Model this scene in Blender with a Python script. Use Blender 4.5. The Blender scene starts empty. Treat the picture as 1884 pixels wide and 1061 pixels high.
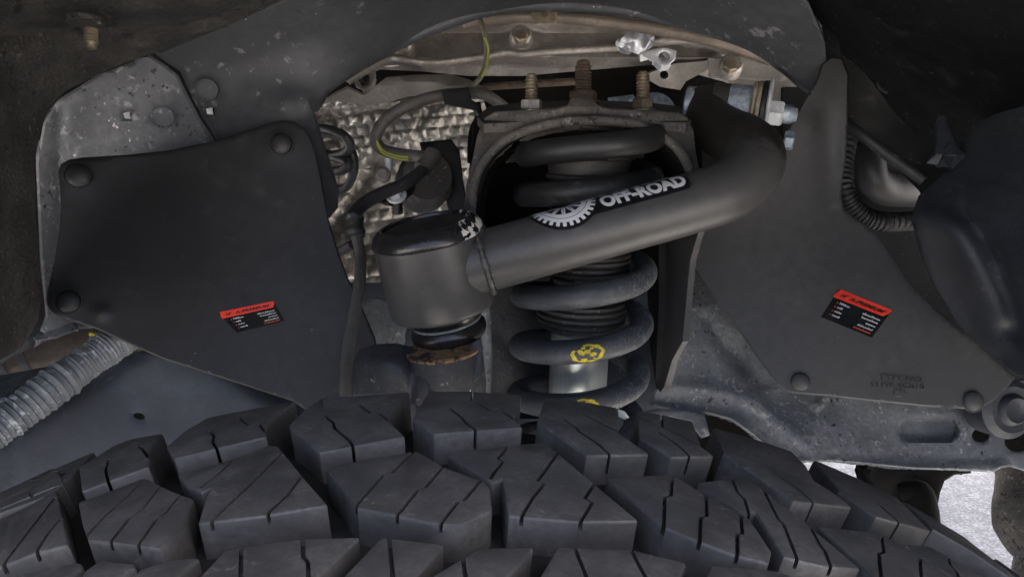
import bpy, bmesh, math, random
import numpy as np
from mathutils import Vector, Matrix
from mathutils.geometry import delaunay_2d_cdt
random.seed(7)
SC = bpy.context.scene
COL = SC.collection
R_ = math.radians

# ------------------------------------------------------------------ camera, sky, sun, exposure
F = 1370.0; W, H = 1884.0, 1061.0
PITCH = R_(12); CAM = Vector((0, 0, 0.8646))
RIGHT = Vector((1, 0, 0)); FWD = Vector((0, math.cos(PITCH), -math.sin(PITCH))); UP = Vector((0, math.sin(PITCH), math.cos(PITCH)))
cd = bpy.data.cameras.new('camera'); cam = bpy.data.objects.new('camera', cd); COL.objects.link(cam)
cd.sensor_width = 36; cd.lens = 36 * F / W; cd.clip_start = 0.01; cd.clip_end = 500
cam.location = CAM; cam.rotation_euler = (math.pi / 2 - PITCH, 0, 0); SC.camera = cam

SUN_EL, SUN_AZ = 60, 84          # sun stands to the right (+X); an added overhead slab keeps it off the wheel well
wd = bpy.data.worlds.new('World'); SC.world = wd; wd.use_nodes = True
nt = wd.node_tree; bg = nt.nodes['Background']
sky = nt.nodes.new('ShaderNodeTexSky'); sky.sky_type = 'NISHITA'; sky.sun_disc = False
sky.sun_elevation = R_(SUN_EL); sky.sun_rotation = R_(SUN_AZ); sky.air_density = 0.65; sky.dust_density = 7.0; sky.ozone_density = 0.3
nt.links.new(sky.outputs[0], bg.inputs[0]); bg.inputs[1].default_value = 0.135
ld = bpy.data.lights.new('sun', 'SUN'); ld.energy = 5.0; ld.angle = R_(0.5); ld.color = (1, .95, .88)
sun = bpy.data.objects.new('sun', ld); COL.objects.link(sun); sun.location = (1, 4, 6)
sd = Vector((math.sin(R_(SUN_AZ)) * math.cos(R_(SUN_EL)), math.cos(R_(SUN_AZ)) * math.cos(R_(SUN_EL)), math.sin(R_(SUN_EL))))
sun.rotation_euler = (-sd).to_track_quat('-Z', 'Y').to_euler()
vs = SC.view_settings; vs.view_transform = 'Standard'; vs.look = 'None'; vs.gamma = 1; vs.exposure = 2.45; vs.use_curve_mapping = False
SC.render.engine = 'CYCLES'
SC.cycles.max_bounces = 8; SC.cycles.diffuse_bounces = 5; SC.cycles.use_denoising = True

# ------------------------------------------------------------------ helpers
def P(x, y, d):                       # a photo pixel at depth d (m along the view axis) as a point of the place
    x = float(x); y = float(y); d = float(d)
    return CAM + d * (FWD + (x - 942) / F * RIGHT - (y - 530.5) / F * UP)

def newobj(name, me, mat, parent=None):
    o = bpy.data.objects.new(name, me); COL.objects.link(o)
    if mat is not None and not me.materials: me.materials.append(mat)
    if parent is not None:
        o.parent = parent
        o.matrix_parent_inverse = world_of(parent).inverted()
    return o
def world_of(o):
    m = Matrix.Translation(o.location) if o.type == 'EMPTY' else o.matrix_basis.copy()
    if o.parent: m = world_of(o.parent) @ o.matrix_parent_inverse @ m
    return m
def tag(o, label, cat, group=None):
    o['label'] = label; o['category'] = cat
    if group: o['group'] = group
    return o
def thing(name, label, cat, loc, group=None):
    o = bpy.data.objects.new(name, None); COL.objects.link(o); o.location = loc; o.empty_display_size = .02
    return tag(o, label, cat, group)
def finish(me, angle=38):
    me.validate()
    for p in me.polygons: p.use_smooth = True
    try: me.set_sharp_from_angle(angle=R_(angle))
    except Exception: pass
    me.update(); return me
def mesh_from(name, vs_, fs, angle=38):
    me = bpy.data.meshes.new(name); me.from_pydata([tuple(v) for v in vs_], [], fs)
    bm = bmesh.new(); bm.from_mesh(me); bmesh.ops.recalc_face_normals(bm, faces=bm.faces); bm.to_mesh(me); bm.free()
    return finish(me, angle)

def catmull(pts, n=8, closed=False):
    pts = [np.array(p, float) for p in pts]; out = []; N = len(pts)
    rng = range(N) if closed else range(N - 1)
    for i in rng:
        if closed: a, b, c, e = pts[i - 1], pts[i], pts[(i + 1) % N], pts[(i + 2) % N]
        else: a, b, c, e = pts[max(i - 1, 0)], pts[i], pts[i + 1], pts[min(i + 2, N - 1)]
        for k in range(n):
            t = k / n
            out.append(.5 * (2 * b + (c - a) * t + (2 * a - 5 * b + 4 * c - e) * t * t + (3 * b - a - 3 * c + e) * t ** 3))
    if not closed: out.append(pts[-1])
    return out

def inside(poly, X, Y):
    poly = np.asarray(poly, float); r = np.zeros(np.shape(X), bool); j = len(poly) - 1
    for i in range(len(poly)):
        xi, yi = poly[i]; xj, yj = poly[j]
        if yi != yj:
            r ^= ((yi > Y) != (yj > Y)) & (X < (xj - xi) * (Y - yi) / (yj - yi) + xi)
        j = i
    return r
def segdist(poly, X, Y):
    poly = np.asarray(poly, float); m = np.full(np.shape(X), 1e9)
    for i in range(len(poly)):
        a = poly[i - 1]; b = poly[i]; ab = b - a; L = ab @ ab + 1e-9
        t = np.clip(((X - a[0]) * ab[0] + (Y - a[1]) * ab[1]) / L, 0, 1)
        m = np.minimum(m, np.hypot(X - a[0] - t * ab[0], Y - a[1] - t * ab[1]))
    return m
def surf(ctrl):                       # depth surface through control points: a plane (3) or thin plate (4+)
    c = np.array(ctrl, float); x, y, w = c[:, 0] / 500, c[:, 1] / 500, 1 / c[:, 2]; n = len(c)
    if n == 3:
        s = np.linalg.solve(np.stack([x, y, np.ones(3)], 1), w)
        return lambda X, Y: 1 / (s[0] * np.asarray(X) / 500 + s[1] * np.asarray(Y) / 500 + s[2])
    def U(r2): return np.where(r2 > 1e-12, .5 * r2 * np.log(np.maximum(r2, 1e-12)), 0)
    K = U((x[:, None] - x) ** 2 + (y[:, None] - y) ** 2) + 1e-4 * np.eye(n); Q = np.stack([np.ones(n), x, y], 1)
    A = np.block([[K, Q], [Q.T, np.zeros((3, 3))]]); s = np.linalg.solve(A, np.concatenate([w, np.zeros(3)]))
    def f(X, Y):
        X = np.asarray(X, float) / 500; Y = np.asarray(Y, float) / 500
        r2 = (X[..., None] - x) ** 2 + (Y[..., None] - y) ** 2
        return 1 / (U(r2) @ s[:n] + s[n] + s[n + 1] * X + s[n + 2] * Y)
    return f
def resample(poly, step):
    out = []
    for i in range(len(poly)):
        a = np.array(poly[i], float); b = np.array(poly[(i + 1) % len(poly)], float)
        n = max(1, int(round(np.hypot(*(b - a)) / step)))
        for k in range(n): out.append(a + (b - a) * k / n)
    return out
def patch(name, outline, depth, mat, parent=None, thick=.003, step=16, holes=(), feats=(), curve=0, lip=0, angle=38):
    """sheet of real thickness cut to an outline; depth = surf(...), feats push the sheet in or out"""
    f = depth if callable(depth) else surf(depth)
    if curve: outline = catmull(outline, curve, True)
    rings = [resample(outline, step)] + [resample(h, step * .6) for h in holes]
    pts = []; edges = []; outer_n = len(rings[0])
    for r in rings:
        b = len(pts); n = len(r); pts += [tuple(p) for p in r]; edges += [(b + i, b + (i + 1) % n) for i in range(n)]
    nb = len(pts)
    o = np.array(rings[0]); x0, y0 = o.min(0); x1, y1 = o.max(0)
    gx, gy = np.meshgrid(np.arange(x0, x1 + step, step), np.arange(y0, y1 + step, step)); gx = gx + (np.arange(gx.shape[0]) % 2)[:, None] * step * .5
    gx = gx.ravel(); gy = gy.ravel(); k = inside(o, gx, gy) & (segdist(o, gx, gy) > max(step * .45, lip * 1.4))
    for h in rings[1:]: k &= ~inside(h, gx, gy) & (segdist(h, gx, gy) > step * .35)
    if lip:
        q = []
        n = len(o); area = sum(o[i][0] * o[(i + 1) % n][1] - o[(i + 1) % n][0] * o[i][1] for i in range(n)); sg = 1 if area > 0 else -1
        for i in range(n):
            t = o[(i + 1) % n] - o[i - 1]; t = t / (np.hypot(*t) + 1e-9); q.append(o[i] + sg * lip * np.array([-t[1], t[0]]))
        q = np.array(q); kk = inside(o, q[:, 0], q[:, 1]) & (segdist(o, q[:, 0], q[:, 1]) > lip * .8)
        pts += [tuple(p) for p in q[kk]]
    pts += list(zip(gx[k], gy[k]))
    r = delaunay_2d_cdt([Vector(p) for p in pts], edges, [], 0, 1e-4)
    V = np.array([tuple(v) for v in r[0]]); T = [t for t in r[2] if len(t) == 3]
    T = np.array(T); cx = V[T].mean(1); ok = inside(o, cx[:, 0], cx[:, 1])
    for h in rings[1:]: ok &= ~inside(h, cx[:, 0], cx[:, 1])
    T = T[ok]
    D = f(V[:, 0], V[:, 1]) + 0.0
    for g in feats: D = D + g(V[:, 0], V[:, 1])
    eds = {}
    for t in T:
        for a, b in ((t[0], t[1]), (t[1], t[2]), (t[2], t[0])): eds[(a, b)] = 1
    bd = [(a, b) for (a, b) in eds if (b, a) not in eds]
    bset = np.array(sorted({a for e in bd for a in e}))
    if lip: D[bset] += lip * D[bset] / F * .9
    pos = np.array([P(V[i, 0], V[i, 1], D[i]) for i in range(len(V))])
    nrm = np.zeros_like(pos); fn = np.cross(pos[T[:, 1]] - pos[T[:, 0]], pos[T[:, 2]] - pos[T[:, 0]])
    toc = np.array(CAM) - pos[T].mean(1); flip = (fn * toc).sum(1) < 0; fn[flip] *= -1
    for j in range(3): np.add.at(nrm, T[:, j], fn)
    nrm /= np.linalg.norm(nrm, axis=1)[:, None] + 1e-12
    n = len(pos); used = sorted(set(T.ravel().tolist())); idx = {v: i for i, v in enumerate(used)}; m = len(used)
    vs_ = [pos[v] for v in used] + [pos[v] - nrm[v] * thick for v in used]; fs = []
    for t, fl in zip(T.tolist(), flip):
        a, b, c = (idx[i] for i in t)
        if fl: b, c = c, b
        fs.append((a, b, c)); fs.append((m + a, m + c, m + b))
    for a, b in bd: fs.append((idx[b], idx[a], m + idx[a], m + idx[b]))
    return newobj(name, mesh_from(name, vs_, fs, angle), mat, parent)

def bump(x0, y0, rx, ry, amp, ang=0, p=2):    # gaussian swelling (amp<0 = towards the viewer)
    c, s = math.cos(ang), math.sin(ang)
    def g(X, Y):
        u = ((X - x0) * c + (Y - y0) * s) / rx; v = (-(X - x0) * s + (Y - y0) * c) / ry
        return amp * np.exp(-(u * u + v * v) ** (p / 2))
    return g
def crease(line, wid, amp):                   # ridge or groove that follows a polyline
    L = catmull(line, 6)
    def g(X, Y):
        m = np.full(np.shape(X), 1e9)
        for a, b in zip(L[:-1], L[1:]):
            ab = b - a; t = np.clip(((X - a[0]) * ab[0] + (Y - a[1]) * ab[1]) / (ab @ ab + 1e-9), 0, 1)
            m = np.minimum(m, np.hypot(X - a[0] - t * ab[0], Y - a[1] - t * ab[1]))
        return amp * np.exp(-(m / wid) ** 2)
    return g
def ripple(sx, sy, amp, ph=0):
    return lambda X, Y: amp * np.sin(X / sx + ph + 1.3 * np.sin(Y / sy * .7)) * np.sin(Y / sy + ph * 2 + np.sin(X / sx * .6))

def frames(pts):
    T = []; n = len(pts)
    for i in range(n): T.append((Vector(pts[min(i + 1, n - 1)]) - Vector(pts[max(i - 1, 0)])).normalized())
    N = T[0].orthogonal().normalized(); out = []
    for t in T:
        N = (N - t * N.dot(t)).normalized(); out.append((t, N, t.cross(N)))
    return out
def tube_mesh(name, pts, rad, seg=14, flat=1.0, angle=38, up=None):
    n = len(pts); fr = frames(pts); V = []; Fc = []
    for i, (p, (t, a, b)) in enumerate(zip(pts, fr)):
        r = rad[i] if hasattr(rad, '__len__') else rad
        if up is not None: b = (Vector(up) - t * Vector(up).dot(t)).normalized(); a = b.cross(t)
        for k in range(seg):
            w = 2 * math.pi * k / seg; V.append(Vector(p) + a * (r * math.cos(w)) + b * (r * flat * math.sin(w)))
    for i in range(n - 1):
        for k in range(seg):
            q = (k + 1) % seg; Fc.append((i * seg + k, i * seg + q, (i + 1) * seg + q, (i + 1) * seg + k))
    Fc.append(tuple(range(seg))[::-1]); Fc.append(tuple((n - 1) * seg + k for k in range(seg)))
    return mesh_from(name, V, Fc, angle)
def tube(name, px, r, mat, parent=None, n=8, seg=14, flat=1.0, rfun=None, up=None):
    """px = (x, y, depth) along the centre line, r in metres"""
    pts = [Vector(P(*q)) for q in catmull([p[:3] for p in px], n)]
    rad = [r] * len(pts) if not hasattr(r, '__len__') else list(np.interp(np.linspace(0, 1, len(pts)), np.linspace(0, 1, len(r)), r))
    if rfun: rad = [a * rfun(i) for i, a in enumerate(rad)]
    return newobj(name, tube_mesh(name, pts, rad, seg, flat, up=up), mat, parent)
def lathe_mesh(name, org, axis, prof, seg=48, angle=35):
    axis = Vector(axis).normalized(); a = axis.orthogonal().normalized(); b = axis.cross(a); V = []; Fc = []; n = len(prof)
    for r, h in prof:
        for k in range(seg):
            w = 2 * math.pi * k / seg; V.append(Vector(org) + axis * h + (a * math.cos(w) + b * math.sin(w)) * max(r, 1e-5))
    for i in range(n - 1):
        for k in range(seg):
            q = (k + 1) % seg; Fc.append((i * seg + k, i * seg + q, (i + 1) * seg + q, (i + 1) * seg + k))
    Fc.append(tuple(range(seg))[::-1]); Fc.append(tuple((n - 1) * seg + k for k in range(seg)))
    return mesh_from(name, V, Fc, angle)
def lathe(name, org, axis, prof, mat, parent=None, seg=48):
    return newobj(name, lathe_mesh(name, org, axis, prof, seg), mat, parent)
def hexnut(name, org, axis, r, h, mat, parent=None, rot=0.0):
    axis = Vector(axis).normalized(); a = (RIGHT - axis * RIGHT.dot(axis)).normalized() if abs(axis.dot(RIGHT)) < .9 else axis.orthogonal().normalized(); b = axis.cross(a); V = []; Fc = []
    for rr, hh in ((r * .88, 0), (r, h * .12), (r, h * .85), (r * .86, h), (r * .55, h)):
        for k in range(6):
            w = math.pi / 3 * k + rot; V.append(Vector(org) + axis * hh + (a * math.cos(w) + b * math.sin(w)) * rr)
    for i in range(4):
        for k in range(6):
            q = (k + 1) % 6; Fc.append((i * 6 + k, i * 6 + q, (i + 1) * 6 + q, (i + 1) * 6 + k))
    Fc.append((5, 4, 3, 2, 1, 0)); Fc.append(tuple(24 + k for k in range(6)))
    return newobj(name, mesh_from(name, V, Fc, 20), mat, parent)
def thread(name, org, axis, r, h, pitch, mat, parent=None, seg=24):
    prof = [(r * .8, 0)]; n = int(h / pitch)
    for i in range(n): prof += [(r * .82, i * pitch), (r, (i + .3) * pitch), (r, (i + .55) * pitch), (r * .82, (i + .9) * pitch)]
    prof += [(r * .8, n * pitch), (r * .78, h * 1.02), (r * .5, h * 1.08)]
    return lathe(name, org, axis, prof, mat, parent, seg)

# ------------------------------------------------------------------ materials
def M(name, c1, c2=None, scale=40, rough=.6, metal=0.0, bump_=.15, bscale=350, speck=None, drough=.15, spec=.5, stretch=None, lo=.38, hi=.62, coat=0, bdist=.0012):
    m = bpy.data.materials.new(name); m.use_nodes = True; t = m.node_tree; N = t.nodes; L = t.links
    B = N['Principled BSDF']; tc = N.new('ShaderNodeTexCoord'); src = tc.outputs['Object']
    if stretch:
        mp = N.new('ShaderNodeMapping'); mp.inputs['Scale'].default_value = stretch; L.new(src, mp.inputs[0]); src = mp.outputs[0]
    def noise(s, det=6, ro=.6, dist=0):
        n = N.new('ShaderNodeTexNoise'); n.inputs['Scale'].default_value = s; n.inputs['Detail'].default_value = det
        n.inputs['Roughness'].default_value = ro; n.inputs['Distortion'].default_value = dist; L.new(src, n.inputs['Vector']); return n.outputs['Fac']
    def ramp(fac, a, b):
        r = N.new('ShaderNodeMapRange'); r.inputs[1].default_value = a; r.inputs[2].default_value = b; r.interpolation_type = 'SMOOTHSTEP'; L.new(fac, r.inputs[0]); return r.outputs[0]
    def mix(fac, a, b):
        x = N.new('ShaderNodeMix'); x.data_type = 'RGBA'; L.new(fac, x.inputs[0])
        for s, v in ((x.inputs[6], a), (x.inputs[7], b)):
            if isinstance(v, (tuple, list)): s.default_value = (*v, 1)
            else: L.new(v, s)
        return x.outputs[2]
    c2 = c2 or tuple(v * .7 for v in c1)
    big = noise(scale); f1 = ramp(big, lo, hi); col = mix(f1, c1, c2)
    fine = noise(scale * 9, 4); col = mix(ramp(fine, .3, .75), col, tuple((a + b) * .5 * .8 for a, b in zip(c1, c2)))
    for sp in (speck or []):                  # (colour, scale, threshold, softness)
        s = noise(sp[1], 3, .55, .4); s2 = noise(sp[1] * .17, 3)
        ad = N.new('ShaderNodeMath'); ad.operation = 'ADD'; L.new(s, ad.inputs[0])
        ml = N.new('ShaderNodeMath'); ml.operation = 'MULTIPLY'; ml.inputs[1].default_value = .5; L.new(s2, ml.inputs[0]); L.new(ml.outputs[0], ad.inputs[1])
        acc = ad.outputs[0]
        if len(sp) > 4:                       # wear, dirt and painted shade growing towards one side of the part
            vd = N.new('ShaderNodeVectorMath'); vd.operation = 'DOT_PRODUCT'; L.new(tc.outputs['Object'], vd.inputs[0]); vd.inputs[1].default_value = sp[4]
            a2 = N.new('ShaderNodeMath'); a2.inputs[1].default_value = sp[5]; L.new(vd.outputs['Value'], a2.inputs[0])
            a3 = N.new('ShaderNodeMath'); L.new(acc, a3.inputs[0]); L.new(a2.outputs[0], a3.inputs[1]); acc = a3.outputs[0]
        col = mix(ramp(acc, sp[2] - .055, sp[2] - .055 + sp[3]), col, sp[0])
    L.new(col, B.inputs['Base Color'])
    rr = N.new('ShaderNodeMapRange'); rr.inputs[3].default_value = max(.03, rough - drough); rr.inputs[4].default_value = min(1, rough + drough)
    L.new(big, rr.inputs[0]); L.new(rr.outputs[0], B.inputs['Roughness'])
    B.inputs['Metallic'].default_value = metal; B.inputs['Specular IOR Level'].default_value = spec; B.inputs['Coat Weight'].default_value = coat
    if bump_:
        bn = noise(bscale, 5); b2 = noise(bscale * .15, 4); ad = N.new('ShaderNodeMath'); L.new(bn, ad.inputs[0]); L.new(b2, ad.inputs[1])
        bp = N.new('ShaderNodeBump'); bp.inputs['Strength'].default_value = bump_; bp.inputs['Distance'].default_value = bdist; L.new(ad.outputs[0], bp.inputs['Height']); L.new(bp.outputs[0], B.inputs['Normal'])
    return m
def flatmat(name, c, rough=.4, spec=.5):
    m = bpy.data.materials.new(name); m.use_nodes = True; B = m.node_tree.nodes['Principled BSDF']
    B.inputs['Base Color'].default_value = (*c, 1); B.inputs['Roughness'].default_value = rough; B.inputs['Specular IOR Level'].default_value = spec; return m

DUST = (.30, .29, .28)
m_rubber = M('tyre_rubber', (.128, .122, .115), (.066, .064, .061), 60, .52, bump_=.14, bscale=900, speck=[((.20, .19, .175), 330, .94, .16), ((.045, .044, .043), 110, .93, .25)])
m_rubside = M('tyre_rubber_side', (.115, .108, .099), (.050, .048, .045), 45, .6, bump_=.15, bscale=700, speck=[((.17, .155, .135), 200, .97, .2)])
m_base = M('tyre_groove', (.016, .015, .014), (.008, .008, .008), 60, .8, bump_=.2, bscale=700)  # near-black: groove shade put into the rubber colour
m_flap = M('flap_rubber', (.024, .024, .0255), (.015, .015, .0165), 14, .48, bump_=.1, bscale=900, drough=.1, spec=.45, speck=[((.045, .043, .041), 45, .90, .3), ((.12, .12, .12), 300, 1.06, .05)])
m_flap2 = M('flap_rubber_grey', (.062, .062, .063), (.052, .052, .054), 14, .55, bump_=.06, bscale=900, drough=.06, speck=[((.085, .083, .08), 45, .90, .3), ((.18, .18, .17), 300, 1.06, .05), ((.006, .006, .006), 30, 1.0, .5, (0, 0, 6.5), -5.35)])  # last speck darkens upwards: painted shade for the top of the flap
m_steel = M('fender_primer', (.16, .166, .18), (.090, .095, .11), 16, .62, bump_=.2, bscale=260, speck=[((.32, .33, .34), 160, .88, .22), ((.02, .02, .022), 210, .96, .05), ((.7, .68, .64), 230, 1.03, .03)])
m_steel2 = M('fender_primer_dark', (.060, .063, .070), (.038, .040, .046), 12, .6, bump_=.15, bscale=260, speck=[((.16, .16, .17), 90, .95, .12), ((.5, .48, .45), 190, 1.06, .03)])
m_liner = M('liner_felt', (.066, .063, .059), (.022, .0215, .021), 26, .92, bump_=1, bscale=300, speck=[((.16, .14, .11), 300, .95, .12), ((.006, .006, .006), 120, .9, .12)], bdist=.003)
m_linerblk = M('liner_black', (.010, .0105, .011), (.005, .0055, .006), 20, .6, spec=.2, bump_=.3, bscale=420, speck=[((.06, .063, .063), 260, .98, .06), ((.022, .023, .024), 50, .92, .2)])
m_lump = M('plastic_dusty', (.060, .066, .078), (.034, .038, .046), 9, .55, bump_=.25, bscale=500, speck=[((.085, .09, .098), 160, .92, .15)])
m_arm = M('arm_powder_coat', (.056, .0545, .0545), (.047, .0465, .0465), 12, .42, bump_=.06, bscale=1500, drough=.05, speck=[((.13, .11, .10), 420, 1.03, .08), ((.018, .016, .014), 120, .90, .2, (9.0, 6.0, 9.0), -11.75)], bdist=.0005)
m_armworn = M('arm_dirty', (.035, .034, .033), (.022, .022, .022), 50, .65, bump_=.3, bscale=400, speck=[((.16, .15, .14), 200, .92, .08)])
m_capblk = M('cap_chipped', (.018, .018, .02), (.014, .014, .015), 40, .25, bump_=.1, speck=[((.62, .59, .55), 170, .93, .04, (11.0, 0, 0), .36)], drough=.05)
m_capin = M('cap_inner', (.035, .029, .025), (.02, .018, .017), 60, .55, bump_=.3)
m_black = M('black_plastic', (.012, .012, .013), (.008, .008, .009), 40, .45, bump_=.1)
m_boot = M('boot_rubber', (.022, .021, .021), (.03, .026, .023), 60, .28, bump_=.1, drough=.08)
m_knuckle = M('knuckle_cast', (.046, .048, .054), (.026, .027, .030), 60, .6, bump_=.5, bscale=300, speck=[((.18, .18, .18), 420, .98, .08), ((.35, .20, .10), 90, 1.08, .03)])
m_rust = M('rust', (.40, .25, .13), (.20, .11, .05), 220, .9, bump_=.9, bscale=600, bdist=.003, speck=[((.04, .03, .025), 130, .80, .08)])
m_spring = M('spring_coat', (.075, .082, .095), (.040, .043, .050), 45, .5, bump_=.2, bscale=700, speck=[((.20, .21, .23), 1100, .94, .25), ((.26, .28, .30), 900, .96, .3, (5.0, 0, 0), -.27), ((.014, .014, .015), 90, .93, .25, (-2.0, 0, 9.0), -6.95)])  # last speck paints shade on the upper coils; middle one pales rightwards
m_springdk = m_spring
m_yellow = M('yellow_paint', (.72, .58, .03), (.5, .4, .02), 200, .5, bump_=.1)
m_zinc = M('zinc_tube', (.62, .66, .65), (.48, .52, .51), 30, .3, metal=.55, bump_=.05, stretch=(1, 1, .15))
m_bump = M('bellows_rubber', (.045, .043, .041), (.025, .024, .023), 80, .6, bump_=.3, speck=[((.16, .15, .14), 250, .95, .1)])
m_tower = M('tower_dirty', (.10, .09, .08), (.036, .035, .035), 26, .75, bump_=.6, bscale=260, speck=[((.26, .25, .25), 420, .93, .16), ((.008, .008, .009), 260, .92, .08)], bdist=.002)
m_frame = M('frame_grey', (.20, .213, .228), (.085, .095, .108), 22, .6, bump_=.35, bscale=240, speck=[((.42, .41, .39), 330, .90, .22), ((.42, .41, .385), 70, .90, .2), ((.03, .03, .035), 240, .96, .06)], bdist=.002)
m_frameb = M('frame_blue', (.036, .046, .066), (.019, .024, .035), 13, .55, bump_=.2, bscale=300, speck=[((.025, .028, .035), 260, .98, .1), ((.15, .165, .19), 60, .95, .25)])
m_alu = M('cast_aluminium', (.40, .365, .33), (.21, .195, .18), 28, .42, metal=.5, bump_=.35, bscale=350, speck=[((.10, .09, .08), 40, .90, .3)], bdist=.002)
m_alubr = M('bright_aluminium', (.60, .61, .65), (.40, .41, .45), 60, .35, metal=.5, bump_=.2)
m_shield = M('shield_tan', (.22, .205, .185), (.16, .15, .137), 25, .6, metal=.3, bump_=.15)
m_foil = M('foil', (.46, .435, .40), (.20, .19, .175), 38, .42, metal=.65, bump_=.2, bscale=500)
m_bolt = M('bolt_zinc', (.40, .33, .24), (.22, .18, .13), 120, .45, metal=.7, bump_=.3, bscale=900)
m_nut = M('nut_bright', (.70, .69, .66), (.50, .45, .38), 90, .35, metal=.6, bump_=.2)
m_rbolt = M('bolt_rusty', (.13, .085, .055), (.06, .045, .035), 150, .8, bump_=.8, bscale=700)
m_galv = M('galvanised', (.42, .47, .53), (.17, .21, .27), 170, .45, metal=.45, bump_=.4, bscale=400)
m_white = M('white_zinc', (.75, .76, .78), (.5, .52, .55), 90, .4, metal=.3, bump_=.2)
m_tan = M('tan_ring', (.30, .25, .19), (.16, .13, .10), 120, .6, bump_=.4)
m_hose = M('hose_rubber', (.092, .088, .082), (.062, .060, .056), 60, .6, bump_=.2, bscale=900)
m_hosedk = M('hose_dark', (.030, .031, .034), (.02, .02, .022), 60, .5, bump_=.2, bscale=900, speck=[((.11, .11, .11), 150, .97, .1)])
m_wire = M('wire_sheath', (.16, .155, .11), (.11, .11, .085), 60, .5, bump_=.1)
m_green = M('wire_stripe', (.34, .36, .06), (.25, .28, .05), 80, .5, bump_=0)
m_cond = M('conduit_dusty', (.18, .195, .215), (.10, .11, .125), 30, .55, bump_=.3, bscale=400, speck=[((.40, .42, .44), 240, .88, .2)])
m_brown = M('brown_pipe', (.20, .16, .125), (.12, .10, .085), 30, .5, metal=.3, bump_=.2)
m_rod = M('rod_grey', (.16, .165, .17), (.09, .095, .10), 40, .5, metal=.2, bump_=.2)
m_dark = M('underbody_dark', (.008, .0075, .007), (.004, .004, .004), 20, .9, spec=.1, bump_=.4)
m_ground = M('concrete', (.50, .49, .47), (.40, .395, .38), 60, .85, bump_=.5, bscale=160, speck=[((.68, .67, .65), 150, .74, .2)], bdist=.004)
m_red = flatmat('sticker_red', (.70, .045, .025), .35)
m_stk = flatmat('sticker_black', (.010, .011, .012), .12)
m_ink = flatmat('ink_black', (.012, .008, .008), .4)
m_inkw = flatmat('ink_white', (.42, .43, .45), .45)
m_inkr = flatmat('ink_red', (.45, .05, .03), .45)
m_decw = flatmat('decal_white', (.60, .61, .64), .4)
m_decb = flatmat('decal_black', (.008, .008, .009), .3)

# ------------------------------------------------------------------ ground
g = mesh_from('ground', [(-60, -60, 0), (60, -60, 0), (60, 60, 0), (-60, 60, 0)], [(0, 1, 2, 3)])
go = newobj('ground', g, m_ground); go['kind'] = 'structure'

# ------------------------------------------------------------------ tyre
TR = .385; TYAW = -.0109
TA = Vector((math.sin(TYAW), math.cos(TYAW), 0)); TE = Vector((math.cos(TYAW), -math.sin(TYAW), 0)); TZ = Vector((0, 0, 1))
TC = Vector((-.0276, .2703, TR))              # centre of the inner (far) edge
TW = .265                                     # tread width, v runs from 0 (far) to -TW (near)
def tread_r(v):
    a = max(0.0, v + .049) / .049; b = max(0.0, -TW + .05 - v) / .05
    return TR - .0027 * a * a - .003 * b * b
def TP(th, v, dr=0.0):
    r = tread_r(v) + dr
    return TC + TA * v + TE * (r * math.sin(th)) + TZ * (r * math.cos(th))
def to_tread(x, y):                           # where the sight line through a photo point meets the tread
    D = (P(x, y, 1) - CAM); o = CAM - TC; r = TR; v = -.03
    oa, ob, oc = o.dot(TE), o.dot(TZ), o.dot(TA); da, db, dc = D.dot(TE), D.dot(TZ), D.dot(TA)
    for _ in range(6):
        A = da * da + db * db; Bq = 2 * (oa * da + ob * db); Cq = oa * oa + ob * ob - r * r
        disc = Bq * Bq - 4 * A * Cq
        t = (-Bq - math.sqrt(disc)) / (2 * A) if disc > 0 else -Bq / (2 * A)
        v = oc + t * dc; r = tread_r(min(0, max(-TW, v)))
    th = math.atan2(oa + t * da, ob + t * db)
    if disc <= 0 or v > 0:
        best = None                           # past the shoulder: nearest point of the far edge
        for k in range(-600, 601):
            q = TP(k / 600 * 1.0, 0) - CAM; dd = q.dot(FWD); e = abs(942 + F * q.dot(RIGHT) / dd - x) + .3 * abs(530.5 - F * q.dot(UP) / dd - y)
            if best is None or e < best[0]: best = (e, k / 600 * 1.0)
        th, v = best[1], 0.0
    return th, v
tyre = thing('tyre', 'chunky black all-terrain tyre with deep angular tread along the bottom', 'tyre', (TC.x, TC.y - TW / 2, 0))
# carcass: groove floor, shoulders and side walls as one turned ring
prof = [(TR - .018, -.002), (TR - .014, -.022), (TR - .0105, -.050), (TR - .0105, -TW + .004), (TR - .03, -TW - .008), (TR - .075, -TW - .018), (TR - .13, -TW + .0), (TR - .155, -TW + .03), (TR - .155, -.03), (TR - .13, 0.0), (TR - .075, .018), (TR - .036, .008), (TR - .018, -.002)]
V = []; Fc = []; SEG = 220
for i in range(SEG):
    w = 2 * math.pi * i / SEG
    for r, v in prof[:-1]: V.append(TC + TA * v + TE * (r * math.sin(w)) + TZ * (r * math.cos(w)))
n = len(prof) - 1
for i in range(SEG):
    for k in range(n):
        q = (k + 1) % n; j = (i + 1) % SEG; Fc.append((i * n + k, i * n + q, j * n + q, j * n + k))
newobj('carcass', mesh_from('carcass', V, Fc, 60), m_base, tyre)

ZA = (0, 780, 3.775); ZB = (300, 700, 3.79); ZC = (560, 780, 3.775); ZD = (960, 720, 3.775); ZE = (1100, 780, 3.775); ZF = (1404, 780, 3.775); ZZ = (500, 700, 2.94); Z0 = (0, 700, 2.939); Z5 = (880, 700, 2.94); ZP = (0, 0, 1)
def zz(z, pts): return [(z[0] + x / z[2], z[1] + y / z[2]) for x, y in pts]
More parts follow.
